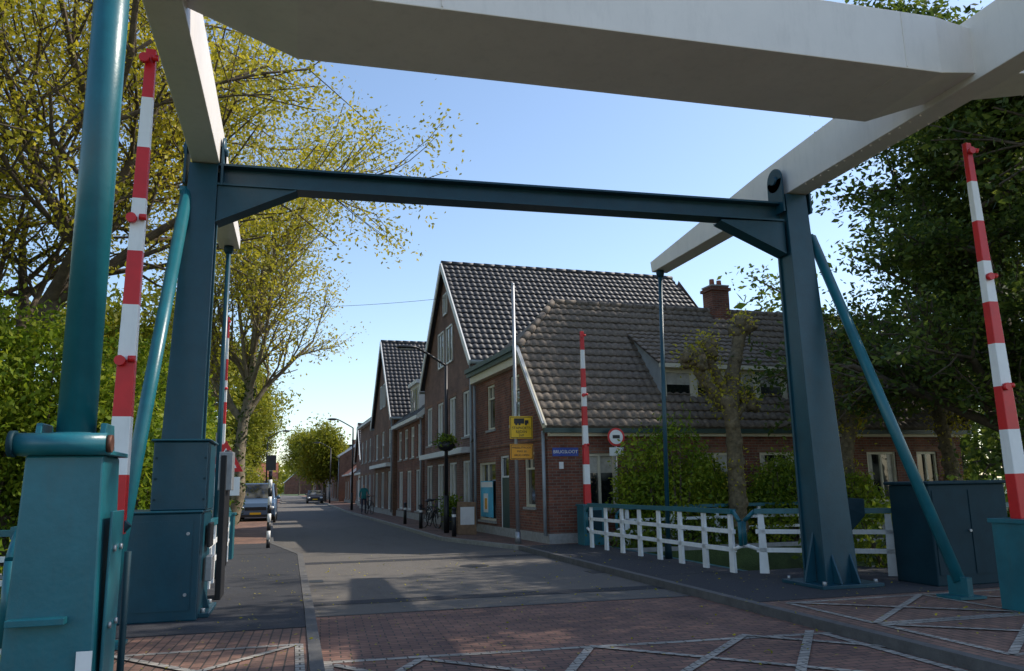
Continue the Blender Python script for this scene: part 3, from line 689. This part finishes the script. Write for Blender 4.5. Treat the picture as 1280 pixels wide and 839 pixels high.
    mb=MB(); mb.cyl((-.09,.12,.3),(-.09,.12,ez-.2),.045,.045,ZINC,8); mb.obj('drainpipe',h,False)
    return h
house('gabled_brick_house',5.98,27.2,2.2,8.9,10.8,6.1,10.6,BR2,TILE2,[(.5,2.5,4,1.3,'V'),(3.35,5.0,4,1.15,'V'),(6.4,7.9,2,1.1,'V'),(8.5,9.4,1,.7,'V')],chim=False,hip=.6,shop=True)
house('brick_townhouse',5.62,36.4,1.8,7.6,9,5.0,8.6,BR1,TILE2,[(.5,2.4,3,1.3,'V'),(3.0,4.5,4,1.0,'T')],dorm=True,chim=False,side=True)
house('brick_townhouse',5.2,44.3,1.6,8.6,10,5.6,10.3,BR3,TILE2,[(.4,2.5,3,1.3,'V'),(3.3,4.9,3,1.1,'H'),(6.3,7.7,2,.9,'V')],chim=False,shop=True)
house('brick_townhouse',5.15,53.2,1.4,10,8,6.3,9.2,BR2,TILE2,[(.4,2.5,4,1.3,'V'),(3.4,5.0,4,1.1,'T')],chim=True,side=True)
y=63.6; rr=random.Random(3)
specs=[(PLAST,TILE2,3.0,6.4,True),(BR1,TILE2,4.2,7.4,False),(BR4,TILE3,3.2,6.6,True),(BR3,TILE2,5.4,8.2,True),(PLAST,TILE3,4.0,7.0,False),(BR2,TILE3,3.2,6.4,True),(BR4,TILE2,5.6,8.8,False),(BR2,TILE3,3.4,6.8,True),(BR3,TILE3,5,8.4,False)]
for wm,rm,ez,pz,sd in specs:
    wd=rr.uniform(7,12); x=5.0-(y-60)*.012+rr.uniform(-.3,1.2)
    fl=[(.5,2.3,3,1.2,'V')]+([(3.1,4.2,3,1.0,'V')] if ez>5 else [])+([(ez+.4,ez+1.3,1,1.0,'V')])
    house('row_house',x,y,rr.uniform(-1,3),wd,9,ez,pz,wm,rm,fl,fine=(y<80),side=sd,dorm=sd and rr.random()<.5,chim=rr.random()<.6); y+=wd+rr.uniform(.6,4)
for x,yy,wm,rm,sd in((-16,95,BR4,TILE3,True),(-17,118,PLAST,TILE2,False),(-15,150,BR1,TILE3,True),(-13,205,BR4,TILE3,False),(-3,285,BR1,TILE3,True),(7,275,PLAST,TILE3,False)):
    house('distant_house',x,yy,0,10,9,4,8,wm,rm,[(.5,2.2,3,1.2,'V')],fine=False,side=sd)
# ------------------------------------------------------------------ street furniture
def lamp(x,y,h,arm,basket=False):
    e=E('street_lamp',(x,y,0)); mb=MB(); mb.cyl((x,y,.1),(x,y,1.3),.09,.085,BLACK,14); mb.cyl((x,y,1.3),(x,y,h-.5),.065,.05,BLACK,12)
    p=Vector((x,y,h-.5))
    for k in range(1,9):
        t=k/8; q=Vector((x-arm*math.sin(t*1.35)*1.02,y,h-.5+.62*math.sin(t*math.pi/2))); mb.cyl(p,q,.04,.04,BLACK,8); p=q
    mb.obj('pole',e); mb=MB(); s=1 if arm>0 else -1; mb.ball((p.x-.25*s,p.y,p.z-.01),.38,.14,.08,BLACK); mb.ball((p.x-.25*s,p.y,p.z-.06),.28,.1,.04,LAMPG); mb.obj('lantern',e)
    if basket:
        mb=MB(); mb.ball((x,y,2.95),.3,.3,.2,BLACK); mb.obj('flower_basket',e)
        leaves('basket_plants',np.array([x,y,3.1])+np.random.default_rng(1).normal(size=(700,3))*[.16,.16,.1],.05,L_GRN,e,np.random.default_rng(2))
lamp(4.9,26.7,6.15,1.1,True); lamp(3.95,58,6.3,1.2); lamp(3.7,88,6.3,1.2); lamp(-2.2,70,6.3,-1.2)
fp=E('tall_sign_pole',(5.72,20.8,0)); mb=MB(); mb.cyl((5.72,20.8,.1),(5.7,20.8,7.05),.055,.045,STEEL,14); mb.ball((5.7,20.8,7.07),.05,.05,.05,STEEL); mb.cyl((5.72,20.8,.1),(5.72,20.8,.4),.09,.07,STEEL,14); mb.obj('pole',fp)
def plate(e,cx,cy,z0,z1,w,m,name='plate'):
    mb2=MB(); mb2.box(cx-w/2,cx+w/2,cy-.085,cy-.065,z0,z1,m); mb2.obj(name,e,bevel=.008)
    mb3=MB(); t=.015
    for q in((cx-w/2+.02,cx+w/2-.02,z0+.02,z0+.02+t),(cx-w/2+.02,cx+w/2-.02,z1-.02-t,z1-.02),(cx-w/2+.02,cx-w/2+.02+t,z0+.02,z1-.02),(cx+w/2-.02-t,cx+w/2-.02,z0+.02,z1-.02)):
        mb3.box(q[0],q[1],cy-.089,cy-.086,q[2],q[3],BLACK)
    mb3.obj(name+'_border',e)
sx=5.84; plate(fp,sx,20.8,2.82,3.42,.64,YEL,'warning_plate'); plate(fp,sx,20.8,2.27,2.68,.64,ORA,'lower_plate')
text('STAPVOETS',.1,(sx,20.712,3.1),fp,BLACK); text('RIJDEN',.1,(sx,20.712,3.0),fp,BLACK); text('SVP',.09,(sx,20.712,2.9),fp,BLACK)
for i,s in enumerate(('WISSELSTROOK','MAX 30','BRUG OPEN')): text(s,.075,(sx,20.712,2.58-.1*i),fp,BLACK)
mb=MB(); mb.box(sx-.2,sx+.08,20.706,20.712,3.22,3.36,BLACK); mb.box(sx+.1,sx+.2,20.706,20.712,3.22,3.31,BLACK)
for w in(-.14,-.05,.13): mb.cyl((sx+w,20.712,3.205),(sx+w,20.704,3.205),.03,.03,BLACK,12)
mb.obj('truck_symbol',fp)
def roundsign(x,y,z,r=.3):
    e=E('prohibition_sign',(x,y,0)); mb=MB(); mb.cyl((x,y,.0),(x,y,z+r),.03,.03,STEEL,10); mb.obj('post',e)
    mb=MB(); mb.cyl((x,y-.05,z),(x,y-.065,z),r,r,RED,28); mb.cyl((x,y-.066,z),(x,y-.07,z),r*.78,r*.78,BARW,28); mb.box(x-.1,x+.1,y-.075,y-.0705,z-.04,z+.05,BLACK)
    mb.box(x-.2,x+.2,y-.065,y-.05,z-r-.25,z-r-.03,BARW); mb.obj('disc',e)
roundsign(8.15,19.8,2.8,.24)
e=E('warning_triangle_sign',(-1.35,16.5,0)); mb=MB(); mb.cyl((-1.45,16.5,.1),(-1.45,16.5,2.7),.035,.035,STEEL,10); mb.obj('post',e)
mb=MB(); mb.prism([(-1.62,16.44,1.95),(-.95,16.44,1.95),(-1.28,16.44,2.55)],(0,-.02,0),RED); mb.prism([(-1.5,16.418,2.02),(-1.07,16.418,2.02),(-1.28,16.418,2.4)],(0,-.006,0),BARW); mb.box(-1.6,-1.0,16.42,16.44,1.5,1.85,BARW); mb.obj('plate',e)
e=E('banded_marker_post',(-.85,22.5,0)); mb=MB()
for k in range(10): mb.cyl((-.6,22.5,.1+k*.22),(-.6,22.5,.1+(k+1)*.22),.05,.05,BARW if k%2 else BLACK,12)
mb.box(-.73,-.47,22.44,22.47,2.1,2.5,BLACK); mb.obj('post',e)
for x,yy in((4.75,24.6),(4.55,30),(4.5,34)):
    e=E('bollard',(x,yy,0)); mb=MB(); mb.cyl((x,yy,.1),(x,yy,.9),.07,.06,BLACK,12); mb.ball((x,yy,.92),.075,.075,.06,BLACK); mb.cyl((x,yy,.68),(x,yy,.76),.067,.066,BARW,12,False); mb.obj('post',e)
def wire(name,a,b,sag,r=.012):
    mb=MB(); a=Vector(a);b=Vector(b);p=a
    for k in range(1,17):
        t=k/16; q=a.lerp(b,t)-Vector((0,0,sag*4*t*(1-t))); mb.cyl(p,q,r,r,BLACK,4,False); p=q
    mb.obj(name)
wire('overhead_wire',(5.9,31.5,9.2),(-5,33,8.8),.25,.009)
def tube(mb,pts,r,m,n=8):
    for a,b in zip(pts,pts[1:]): mb.cyl(a,b,r,r,m,n)
def bike(x,y,rz,name='bicycle'):
    e=E(name,(x,y,.1),rz); mb=MB()
    for cy in(-.52,.52):
        for k in range(24):
            a=2*math.pi*k/24;b=2*math.pi*(k+1)/24; mb.cyl((0,cy+.34*math.cos(a),.34+.34*math.sin(a)),(0,cy+.34*math.cos(b),.34+.34*math.sin(b)),.02,.02,TYRE,6,False)
            if k%3==0: mb.cyl((0,cy,.34),(0,cy+.33*math.cos(a),.34+.33*math.sin(a)),.004,.004,STEEL,4,False)
    tube(mb,[(0,.52,.34),(0,.05,.3),(0,-.38,.75),(0,.2,.8),(0,.05,.3)],.018,BLACK); tube(mb,[(0,.52,.34),(0,.2,.8),(0,.24,.95)],.015,BLACK)
    tube(mb,[(0,-.52,.34),(0,-.36,.98)],.018,BLACK); tube(mb,[(-.28,-.2,1.05),(-.22,-.36,1.03),(.22,-.36,1.03),(.28,-.2,1.05)],.015,BLACK)
    mb.ball((0,.26,.98),.09,.14,.04,BLACK); mb.box(-.05,.05,.4,.85,.7,.72,BLACK); mb.obj('frame_and_wheels',e,False)
bike(4.95,30.2,R(20)); bike(5.2,31.0,R(10)); bike(4.3,48.3,R(12))
e=E('sandwich_board',(5.35,25.6,0)); mb=MB(); mb.bar((5.3,25.3,.1),(5.35,25.55,1.1),.6,.03,WOOD,side=(1,0,0)); mb.bar((5.3,25.85,.1),(5.35,25.6,1.1),.6,.03,WOOD,side=(1,0,0)); mb.box(5.1,5.55,25.36,25.37,.4,.95,BARW); mb.obj('boards',e)
e=E('planter_box',(5.4,28.5,0)); mb=MB(); mb.box(5.1,5.7,28.2,28.8,.1,.55,BLACK); mb.obj('box',e); leaves('plants',np.array([5.4,28.5,.85])+np.random.default_rng(5).normal(size=(900,3))*[.18,.18,.2],.06,L_GRN,e,np.random.default_rng(6))
# ------------------------------------------------------------------ vehicles
def car(name,x,y,rz,paint,van=False):
    e=E(name,(x,y,0),rz); w=.92 if van else .87; Ln=4.9 if van else 4.2
    if van: low=[(0,.3),(-.02,.72),(.1,.98),(.95,1.14),(Ln-.05,1.16),(Ln,.9),(Ln,.3)]; cb_,ct=(.9,Ln-.04),(1.65,Ln-.2); zc,zt=1.12,1.93
    else: low=[(0,.28),(0,.62),(.12,.78),(1.1,.95),(Ln-.5,.98),(Ln-.02,.9),(Ln,.3)]; cb_,ct=(1.0,Ln-.2),(1.75,Ln-1.0); zc,zt=.93,1.45
    mb=MB(); mb.prism([(-w,a,b) for a,b in low],(2*w,0,0),paint); mb.obj('body',e,False,bevel=.06)
    mb=MB(); i=.04; t=.16
    p=[(-w+i,cb_[0],zc),(w-i,cb_[0],zc),(w-i,cb_[1],zc),(-w+i,cb_[1],zc),(-w+t,ct[0],zt),(w-t,ct[0],zt),(w-t,ct[1],zt),(-w+t,ct[1],zt)]
    mb.hexa(p,paint); mb.obj('cabin',e,False,bevel=.05)
    mb=MB(); p=[Vector(q) for q in p]
    def pane(a,b,c,d,m0,m1,n,off=.012,u0=.06,u1=.94):
        A=a.lerp(b,u0).lerp(d.lerp(c,u0),m0);B=a.lerp(b,u1).lerp(d.lerp(c,u1),m0);C=a.lerp(b,u1).lerp(d.lerp(c,u1),m1);D_=a.lerp(b,u0).lerp(d.lerp(c,u0),m1)
        o=Vector(n)*off; mb.face([A+o,B+o,C+o,D_+o],GLASS)
    pane(p[0],p[1],p[5],p[4],.08,.93,(0,-.8,.5)); pane(p[2],p[3],p[7],p[6],.1,.9,(0,1,.2))
    for u0,u1 in((.1,.38),(.42,.66),(.7,.93)):
        pane(p[1],p[2],p[6],p[5],.12,.88,(1,0,.2),.015,u0,u1); pane(p[3],p[0],p[4],p[7],.12,.88,(-1,0,.2),.015,1-u1,1-u0)
    mb.obj('windows',e,False)
    mb=MB()
    for s in(-1,1):
        for yy in(.85,Ln-.85):
            mb.cyl((s*(w-.2),yy,.33),(s*(w+.015),yy,.33),.33,.33,TYRE,20); mb.cyl((s*(w+.0),yy,.33),(s*(w+.025),yy,.33),.2,.2,STEEL,14)
    mb.obj('wheels',e,False)
    mb=MB(); zl=.72 if van else .62
    for s in(-1,1):
        mb.ball((s*(w-.22),.02,zl),.18,.07,.1,LAMPG); mb.ball((s*(w+.1),cb_[0]+.35,zc+.1),.11,.06,.09,paint)
        mb.box(s*(w-.16)-.1,s*(w-.16)+.1,Ln-.01,Ln+.02,zl+.05,zl+.25,RED)
    mb.box(-.5,.5,-.035,-.02,zl-.1,zl+.06,BLACK); mb.box(-.26,.26,-.045,-.036,.4,.52,YEL); mb.box(-w+.05,w-.05,-.05,-.01,.3,.42,BLACK)
    mb.obj('lights_and_grille',e,False)
car('parked_van',-1.75,41.5,0,VANC,True); car('parked_car',-3.5,37.0,R(4),CARC); car('parked_car',-2.3,52,0,CARD); car('parked_car',-2.5,60,0,CARC); car('parked_car',2.3,92,0,CARD)
# ------------------------------------------------------------------ person
def person(x,y,rz):
    J={'pel':(0,0,.95,.13),'sp':(0,-.01,1.15,.13),'ch':(0,-.02,1.36,.15),'nk':(0,-.03,1.5,.06),'hb':(0,-.04,1.58,.075),'hd':(0,-.05,1.68,.095),
       'sl':(-.18,-.01,1.42,.065),'el':(-.25,-.02,1.15,.045),'wl':(-.25,-.16,.95,.033),'hl':(-.25,-.22,.9,.03),
       'sr':(.18,-.01,1.42,.065),'er':(.27,-.05,1.17,.045),'wr':(.33,-.24,1.06,.033),'hr':(.35,-.3,1.05,.03),
       'pl':(-.1,0,.9,.095),'kl':(-.11,-.16,.52,.065),'al':(-.11,-.12,.1,.045),'fl':(-.12,-.28,.05,.04),
       'pr':(.1,0,.9,.095),'kr':(.11,.02,.5,.065),'ar':(.11,.25,.14,.045),'fr':(.11,.13,.04,.04)}
    ks=list(J); ed=[('pel','sp'),('sp','ch'),('ch','nk'),('nk','hb'),('hb','hd'),('ch','sl'),('sl','el'),('el','wl'),('wl','hl'),('ch','sr'),('sr','er'),('er','wr'),('wr','hr'),('pel','pl'),('pl','kl'),('kl','al'),('al','fl'),('pel','pr'),('pr','kr'),('kr','ar'),('ar','fr')]
    me=bpy.data.meshes.new('tmp'); me.from_pydata([J[k][:3] for k in ks],[(ks.index(a),ks.index(b)) for a,b in ed],[])
    o=bpy.data.objects.new('tmp',me); COL.objects.link(o)
    o.modifiers.new('s','SKIN'); sv=me.skin_vertices[0].data
    for i,k in enumerate(ks): sv[i].radius=(J[k][3],J[k][3]*.85); 
    sv[0].use_root=True
    o.modifiers.new('ss','SUBSURF').levels=2
    dg=bpy.context.evaluated_depsgraph_get(); nm=bpy.data.meshes.new_from_object(o.evaluated_get(dg)); bpy.data.objects.remove(o)
    nm.materials.clear()
    for m in(JACK,TROU,SKIN,HAIR,BLACK): nm.materials.append(m)
    for p in nm.polygons:
        c=p.center; p.use_smooth=True
        if c.z>1.5: i=3 if (c.z>1.7 or c.y>-.04) else 2
        elif abs(c.x)>.2 and c.y<-.19 and c.z<1.12: i=2
        elif c.z>.88 or abs(c.x)>.2: i=0
        elif c.z>.12: i=1
        else: i=4
        p.material_index=i
    e=E('walking_person',(x,y,.1),rz); b=bpy.data.objects.new('body',nm); COL.objects.link(b); b.parent=e
    mb=MB()
    for s,hx,hy,hz in((-1,-.25,-.22,.9),(1,.35,-.3,1.05)):
        for k in range(4): mb.cyl((hx-.03+.02*k,hy,hz),(hx-.03+.02*k,hy-.06,hz-.04-.005*(k%2)),.009,.007,SKIN,6)
        mb.cyl((hx-s*.03,hy+.02,hz),(hx-s*.055,hy-.02,hz-.03),.01,.008,SKIN,6)
    mb.ball((0,-.145,1.66),.012,.02,.02,SKIN,6,4); mb.ball((-.035,-.135,1.69),.01,.006,.007,BLACK,6,4); mb.ball((.035,-.135,1.69),.01,.006,.007,BLACK,6,4)
    mb.obj('hands_and_face',e,False)
person(4.0,48.6,0)
# ------------------------------------------------------------------ vegetation
PL=dict(n=[6,5,4,3],wig=.12,up=[.02,.07,.05,.03],tap=.86,max=3,start=2,ch=[3,2,2],ang=[.75,.7,.7],ratio=[.8,.55,.5])
tree('maple_tree',(-6.2,20.5,0),9.5,.42,PL,L_YEL,BARK,36,.064,.30,11)
tree('maple_tree',(-10.5,17.0,0),10,.4,PL,L_YEL,BARK,28,.068,.34,19)
PS2=dict(n=[7,5,4,3],wig=.10,up=[.0,.12,.08,.05],tap=.85,max=3,start=2,ch=[3,2,2],ang=[.6,.6,.6],ratio=[.5,.5,.5])
tree('street_tree',(-2.7,38,0),11,.36,PS2,L_YEL,BARKL,10,.075,.3,23,lean=(.16,0,1),ivy=160)
PR=dict(n=[9,5,4,3],wig=.06,up=[.03,.0,-.01,-.01],tap=.87,max=3,start=1,ch=[4,2,2],ang=[1.35,.6,.6],ratio=[.36,.5,.45],horiz=True,cone=True)
tree('hornbeam_tree',(18.0,16.0,0),11.5,.34,PR,L_DRK,BARK,13,.08,.28,31,flat=.3,vs=.4)
PR2=dict(n=[8,4,3],wig=.06,up=[.03,.0,-.01],tap=.87,max=2,start=1,ch=[4,3],ang=[1.3,.6],ratio=[.33,.5],horiz=True,cone=True)
PR3=dict(n=[9,5,3],wig=.07,up=[.03,.02,-.01],tap=.87,max=2,start=3,ch=[5,3],ang=[1.25,.6],ratio=[.27,.5],horiz=True)
tree('hornbeam_tree',(24,22.5,0),17,.4,PR2,L_DRK,BARK,80,.12,.6,37,flat=.3,vs=.5)
tree('hornbeam_tree',(19.5,11.2,0),16.5,.36,PR3,L_DRK,BARK,45,.11,.5,53,flat=.3,vs=.45)
tree('hornbeam_tree',(21.0,6.5,0),17,.36,PR3,L_DRK,BARK,40,.12,.5,41,flat=.3,vs=.5)
def pollard(x,y,h,seed):
    rr=random.Random(seed); e=E('pollarded_tree',(x,y,0)); mb=MB(); pts=[]
    p=Vector((x,y,0))
    def limb(p,d,L,r,n=5,knob=True):
        for k in range(n):
            d=(d+Vector((rr.uniform(-.16,.16),rr.uniform(-.16,.16),.05))).normalized(); q=p+d*L/n
            mb.cyl(p,q+d*.03,r,r*.95,BARKP,10,False); mb.ball(q,r*1.1,r*1.1,r*1.15,BARKP,8,6,.35,rr); p=q; r*=.95
            if rr.random()<.6: pts.append(q)
        if knob:
            for k in range(12): mb.ball(p+Vector((rr.uniform(-.24,.24),rr.uniform(-.14,.14),rr.uniform(-.2,.22))),rr.uniform(.11,.19),rr.uniform(.11,.18),rr.uniform(.1,.2),BARKP,8,6,.6,rr)
            pts.append(p+Vector((0,0,.2)))
        pts.append(p)
    limb(p,Vector((0.02,0,1)),h*.62,.25,7,False)
    t=Vector((x,y,h*.58))
    limb(t,Vector((.2,.05,1)),h*.42,.2); limb(t,Vector((-.85,-.1,.8)),h*.30,.16); limb(t+Vector((0,0,.2)),Vector((-.25,.2,1)),h*.26,.14); limb(t-Vector((0,0,.3)),Vector((.8,0,.9)),h*.16,.1)
    mb.obj('trunk_and_knuckles',e); rng=np.random.default_rng(seed)
    T=np.array([tuple(p) for p in pts]); C=np.repeat(T,110,0)+rng.normal(size=(len(T)*110,3))*.2; leaves('shoots',C,.045,L_YEL,e,rng)
pollard(11.1,18.95,5.9,4); pollard(15.0,19.4,5.6,9); pollard(18.6,19.6,5.6,12)
rr=random.Random(5)
B=[]
for k in range(18): 
    x=rr.uniform(7.9,15.5); B.append((x,rr.uniform(19.2,19.7),rr.uniform(.6,1.3),rr.uniform(.5,.9),.45,rr.uniform(.7,1.0)))
B+= [(8.6,19.2,1.5,.8,.6,1.3),(9.5,19.1,1.9,.85,.6,1.4),(10.3,19.3,1.4,.7,.5,1.1),(12.6,19.2,1.3,.8,.5,1.0)]
bush('shrub_row',B,34000,.055,L_GRN,3)
bush('quay_shrubs',[(8.9,12.3,.3,.5,.3,.5),(10.2,12.4,.5,.8,.35,.7),(12,12.3,.6,1,.4,.9),(14,12.3,.8,1.2,.5,1.1),(9.5,18.7,.2,2,.3,.5)],8000,.06,L_SHR,8)
B=[]
for k in range(16): B.append((rr.uniform(-13,-3.6),rr.uniform(18.8,21.5),rr.uniform(1,3.0),rr.uniform(1,1.8),1.2,rr.uniform(1.2,2.0)))
for k in range(10): B.append((rr.uniform(-5,-2.8),rr.uniform(20,32),rr.uniform(1,2.6),rr.uniform(.8,1.3),1.5,rr.uniform(1.2,1.9)))
bush('shrub_mass',B,60000,.075,L_GRN,4)
bush('tall_shrubs',[(-7.5,19.2,3.8,2,1.5,2.2),(-9.8,18.8,4,2,1.5,2.4),(-5.4,20,3.6,1.5,1.5,2),(-4.2,24,3.5,1.3,1.8,2.2),(-3.8,28,3.3,1.3,1.8,2)],46000,.075,L_GRN,6)
bush('bank_shrubs',[(-5.2,11.6,.4,1.2,.5,.8),(-7,11.6,.6,1.5,.6,1.0),(-3.6,12.4,.3,.8,.3,.6),(-9,12,1,1.6,1,1.6)],8000,.07,L_GRN,9)
B=[]
for k in range(16): B.append((rr.uniform(-14,-5),rr.uniform(32,60),rr.uniform(1.5,4.5),rr.uniform(1.5,2.5),2,rr.uniform(1.8,3)))
for k in range(20): B.append((rr.uniform(-20,-6),rr.uniform(62,150),rr.uniform(2,5),rr.uniform(2,4),3,rr.uniform(2.5,4)))
bush('roadside_trees',B,42000,.17,L_MID,14)
B=[(rr.uniform(19,60),rr.uniform(26,60),rr.uniform(2,5),4,3,rr.uniform(3,5)) for k in range(16)]
bush('background_trees',B,24000,.24,L_DRK,15)
B=[(rr.uniform(-120,160),rr.uniform(300,360),rr.uniform(2,6),rr.uniform(7,14),8,rr.uniform(5,9)) for k in range(44)]
bush('distant_trees',B,24000,.9,L_MID,16)
PF=dict(n=[6,4,4],wig=.12,up=[.02,.08,.05],tap=.84,max=2,start=2,ch=[3,3],ang=[.6,.6],ratio=[.5,.5])
for i,(x,y,h) in enumerate(((-6,66,9),(-5.5,88,9),(-7,50,8),(4.5,205,10),(-6,130,9),(3.9,118,6),(1.5,240,10),(3.6,98,5))): tree('background_tree',(x,y,0),h,.22,PF,L_MID,BARK,40,.17,.6,60+i)
# ------------------------------------------------------------------ light, world, camera
el,az=R(45),R(88)
S=Vector((math.sin(az)*math.cos(el),math.cos(az)*math.cos(el),math.sin(el)))
sl_=bpy.data.lights.new('sun','SUN'); sl_.energy=5.0; sl_.angle=R(.5); sl_.color=(1,.92,.80)
so=bpy.data.objects.new('sun',sl_); COL.objects.link(so); so.rotation_euler=S.to_track_quat('Z','Y').to_euler(); so.location=(30,0,30)
w=bpy.data.worlds.new('World'); scn.world=w; w.use_nodes=True; nt=w.node_tree; bg=nt.nodes['Background']
sk=nt.nodes.new('ShaderNodeTexSky'); sk.sky_type='NISHITA'; sk.sun_disc=False; sk.sun_elevation=el; sk.sun_rotation=az; sk.air_density=1.0; sk.dust_density=.7; sk.ozone_density=1.8
gm=nt.nodes.new('ShaderNodeMixRGB'); gm.blend_type='MULTIPLY'; gm.inputs[0].default_value=1; gm.inputs[2].default_value=(1.6,1.58,1.55,1)
nt.links.new(sk.outputs[0],gm.inputs[1]); nt.links.new(gm.outputs[0],bg.inputs[0]); bg.inputs[1].default_value=.15
scn.view_settings.view_transform='Standard'; scn.view_settings.look='None'; scn.view_settings.exposure=0
cd=bpy.data.cameras.new('camera'); cam=bpy.data.objects.new('camera',cd); COL.objects.link(cam); scn.camera=cam
cd.lens=28.125; cd.sensor_width=36; cd.clip_start=.05; cd.clip_end=3000
hd,pt,ro=R(15.2),R(10.6),.018
f=Vector((math.sin(hd)*math.cos(pt),math.cos(hd)*math.cos(pt),math.sin(pt))); r=Vector((math.cos(hd),-math.sin(hd),0)); u=r.cross(f)
r2=r*math.cos(ro)-u*math.sin(ro); u2=u*math.cos(ro)+r*math.sin(ro)
M=Matrix((( r2.x,u2.x,-f.x,0),(r2.y,u2.y,-f.y,0),(r2.z,u2.z,-f.z,1.6),(0,0,0,1))); cam.matrix_world=M
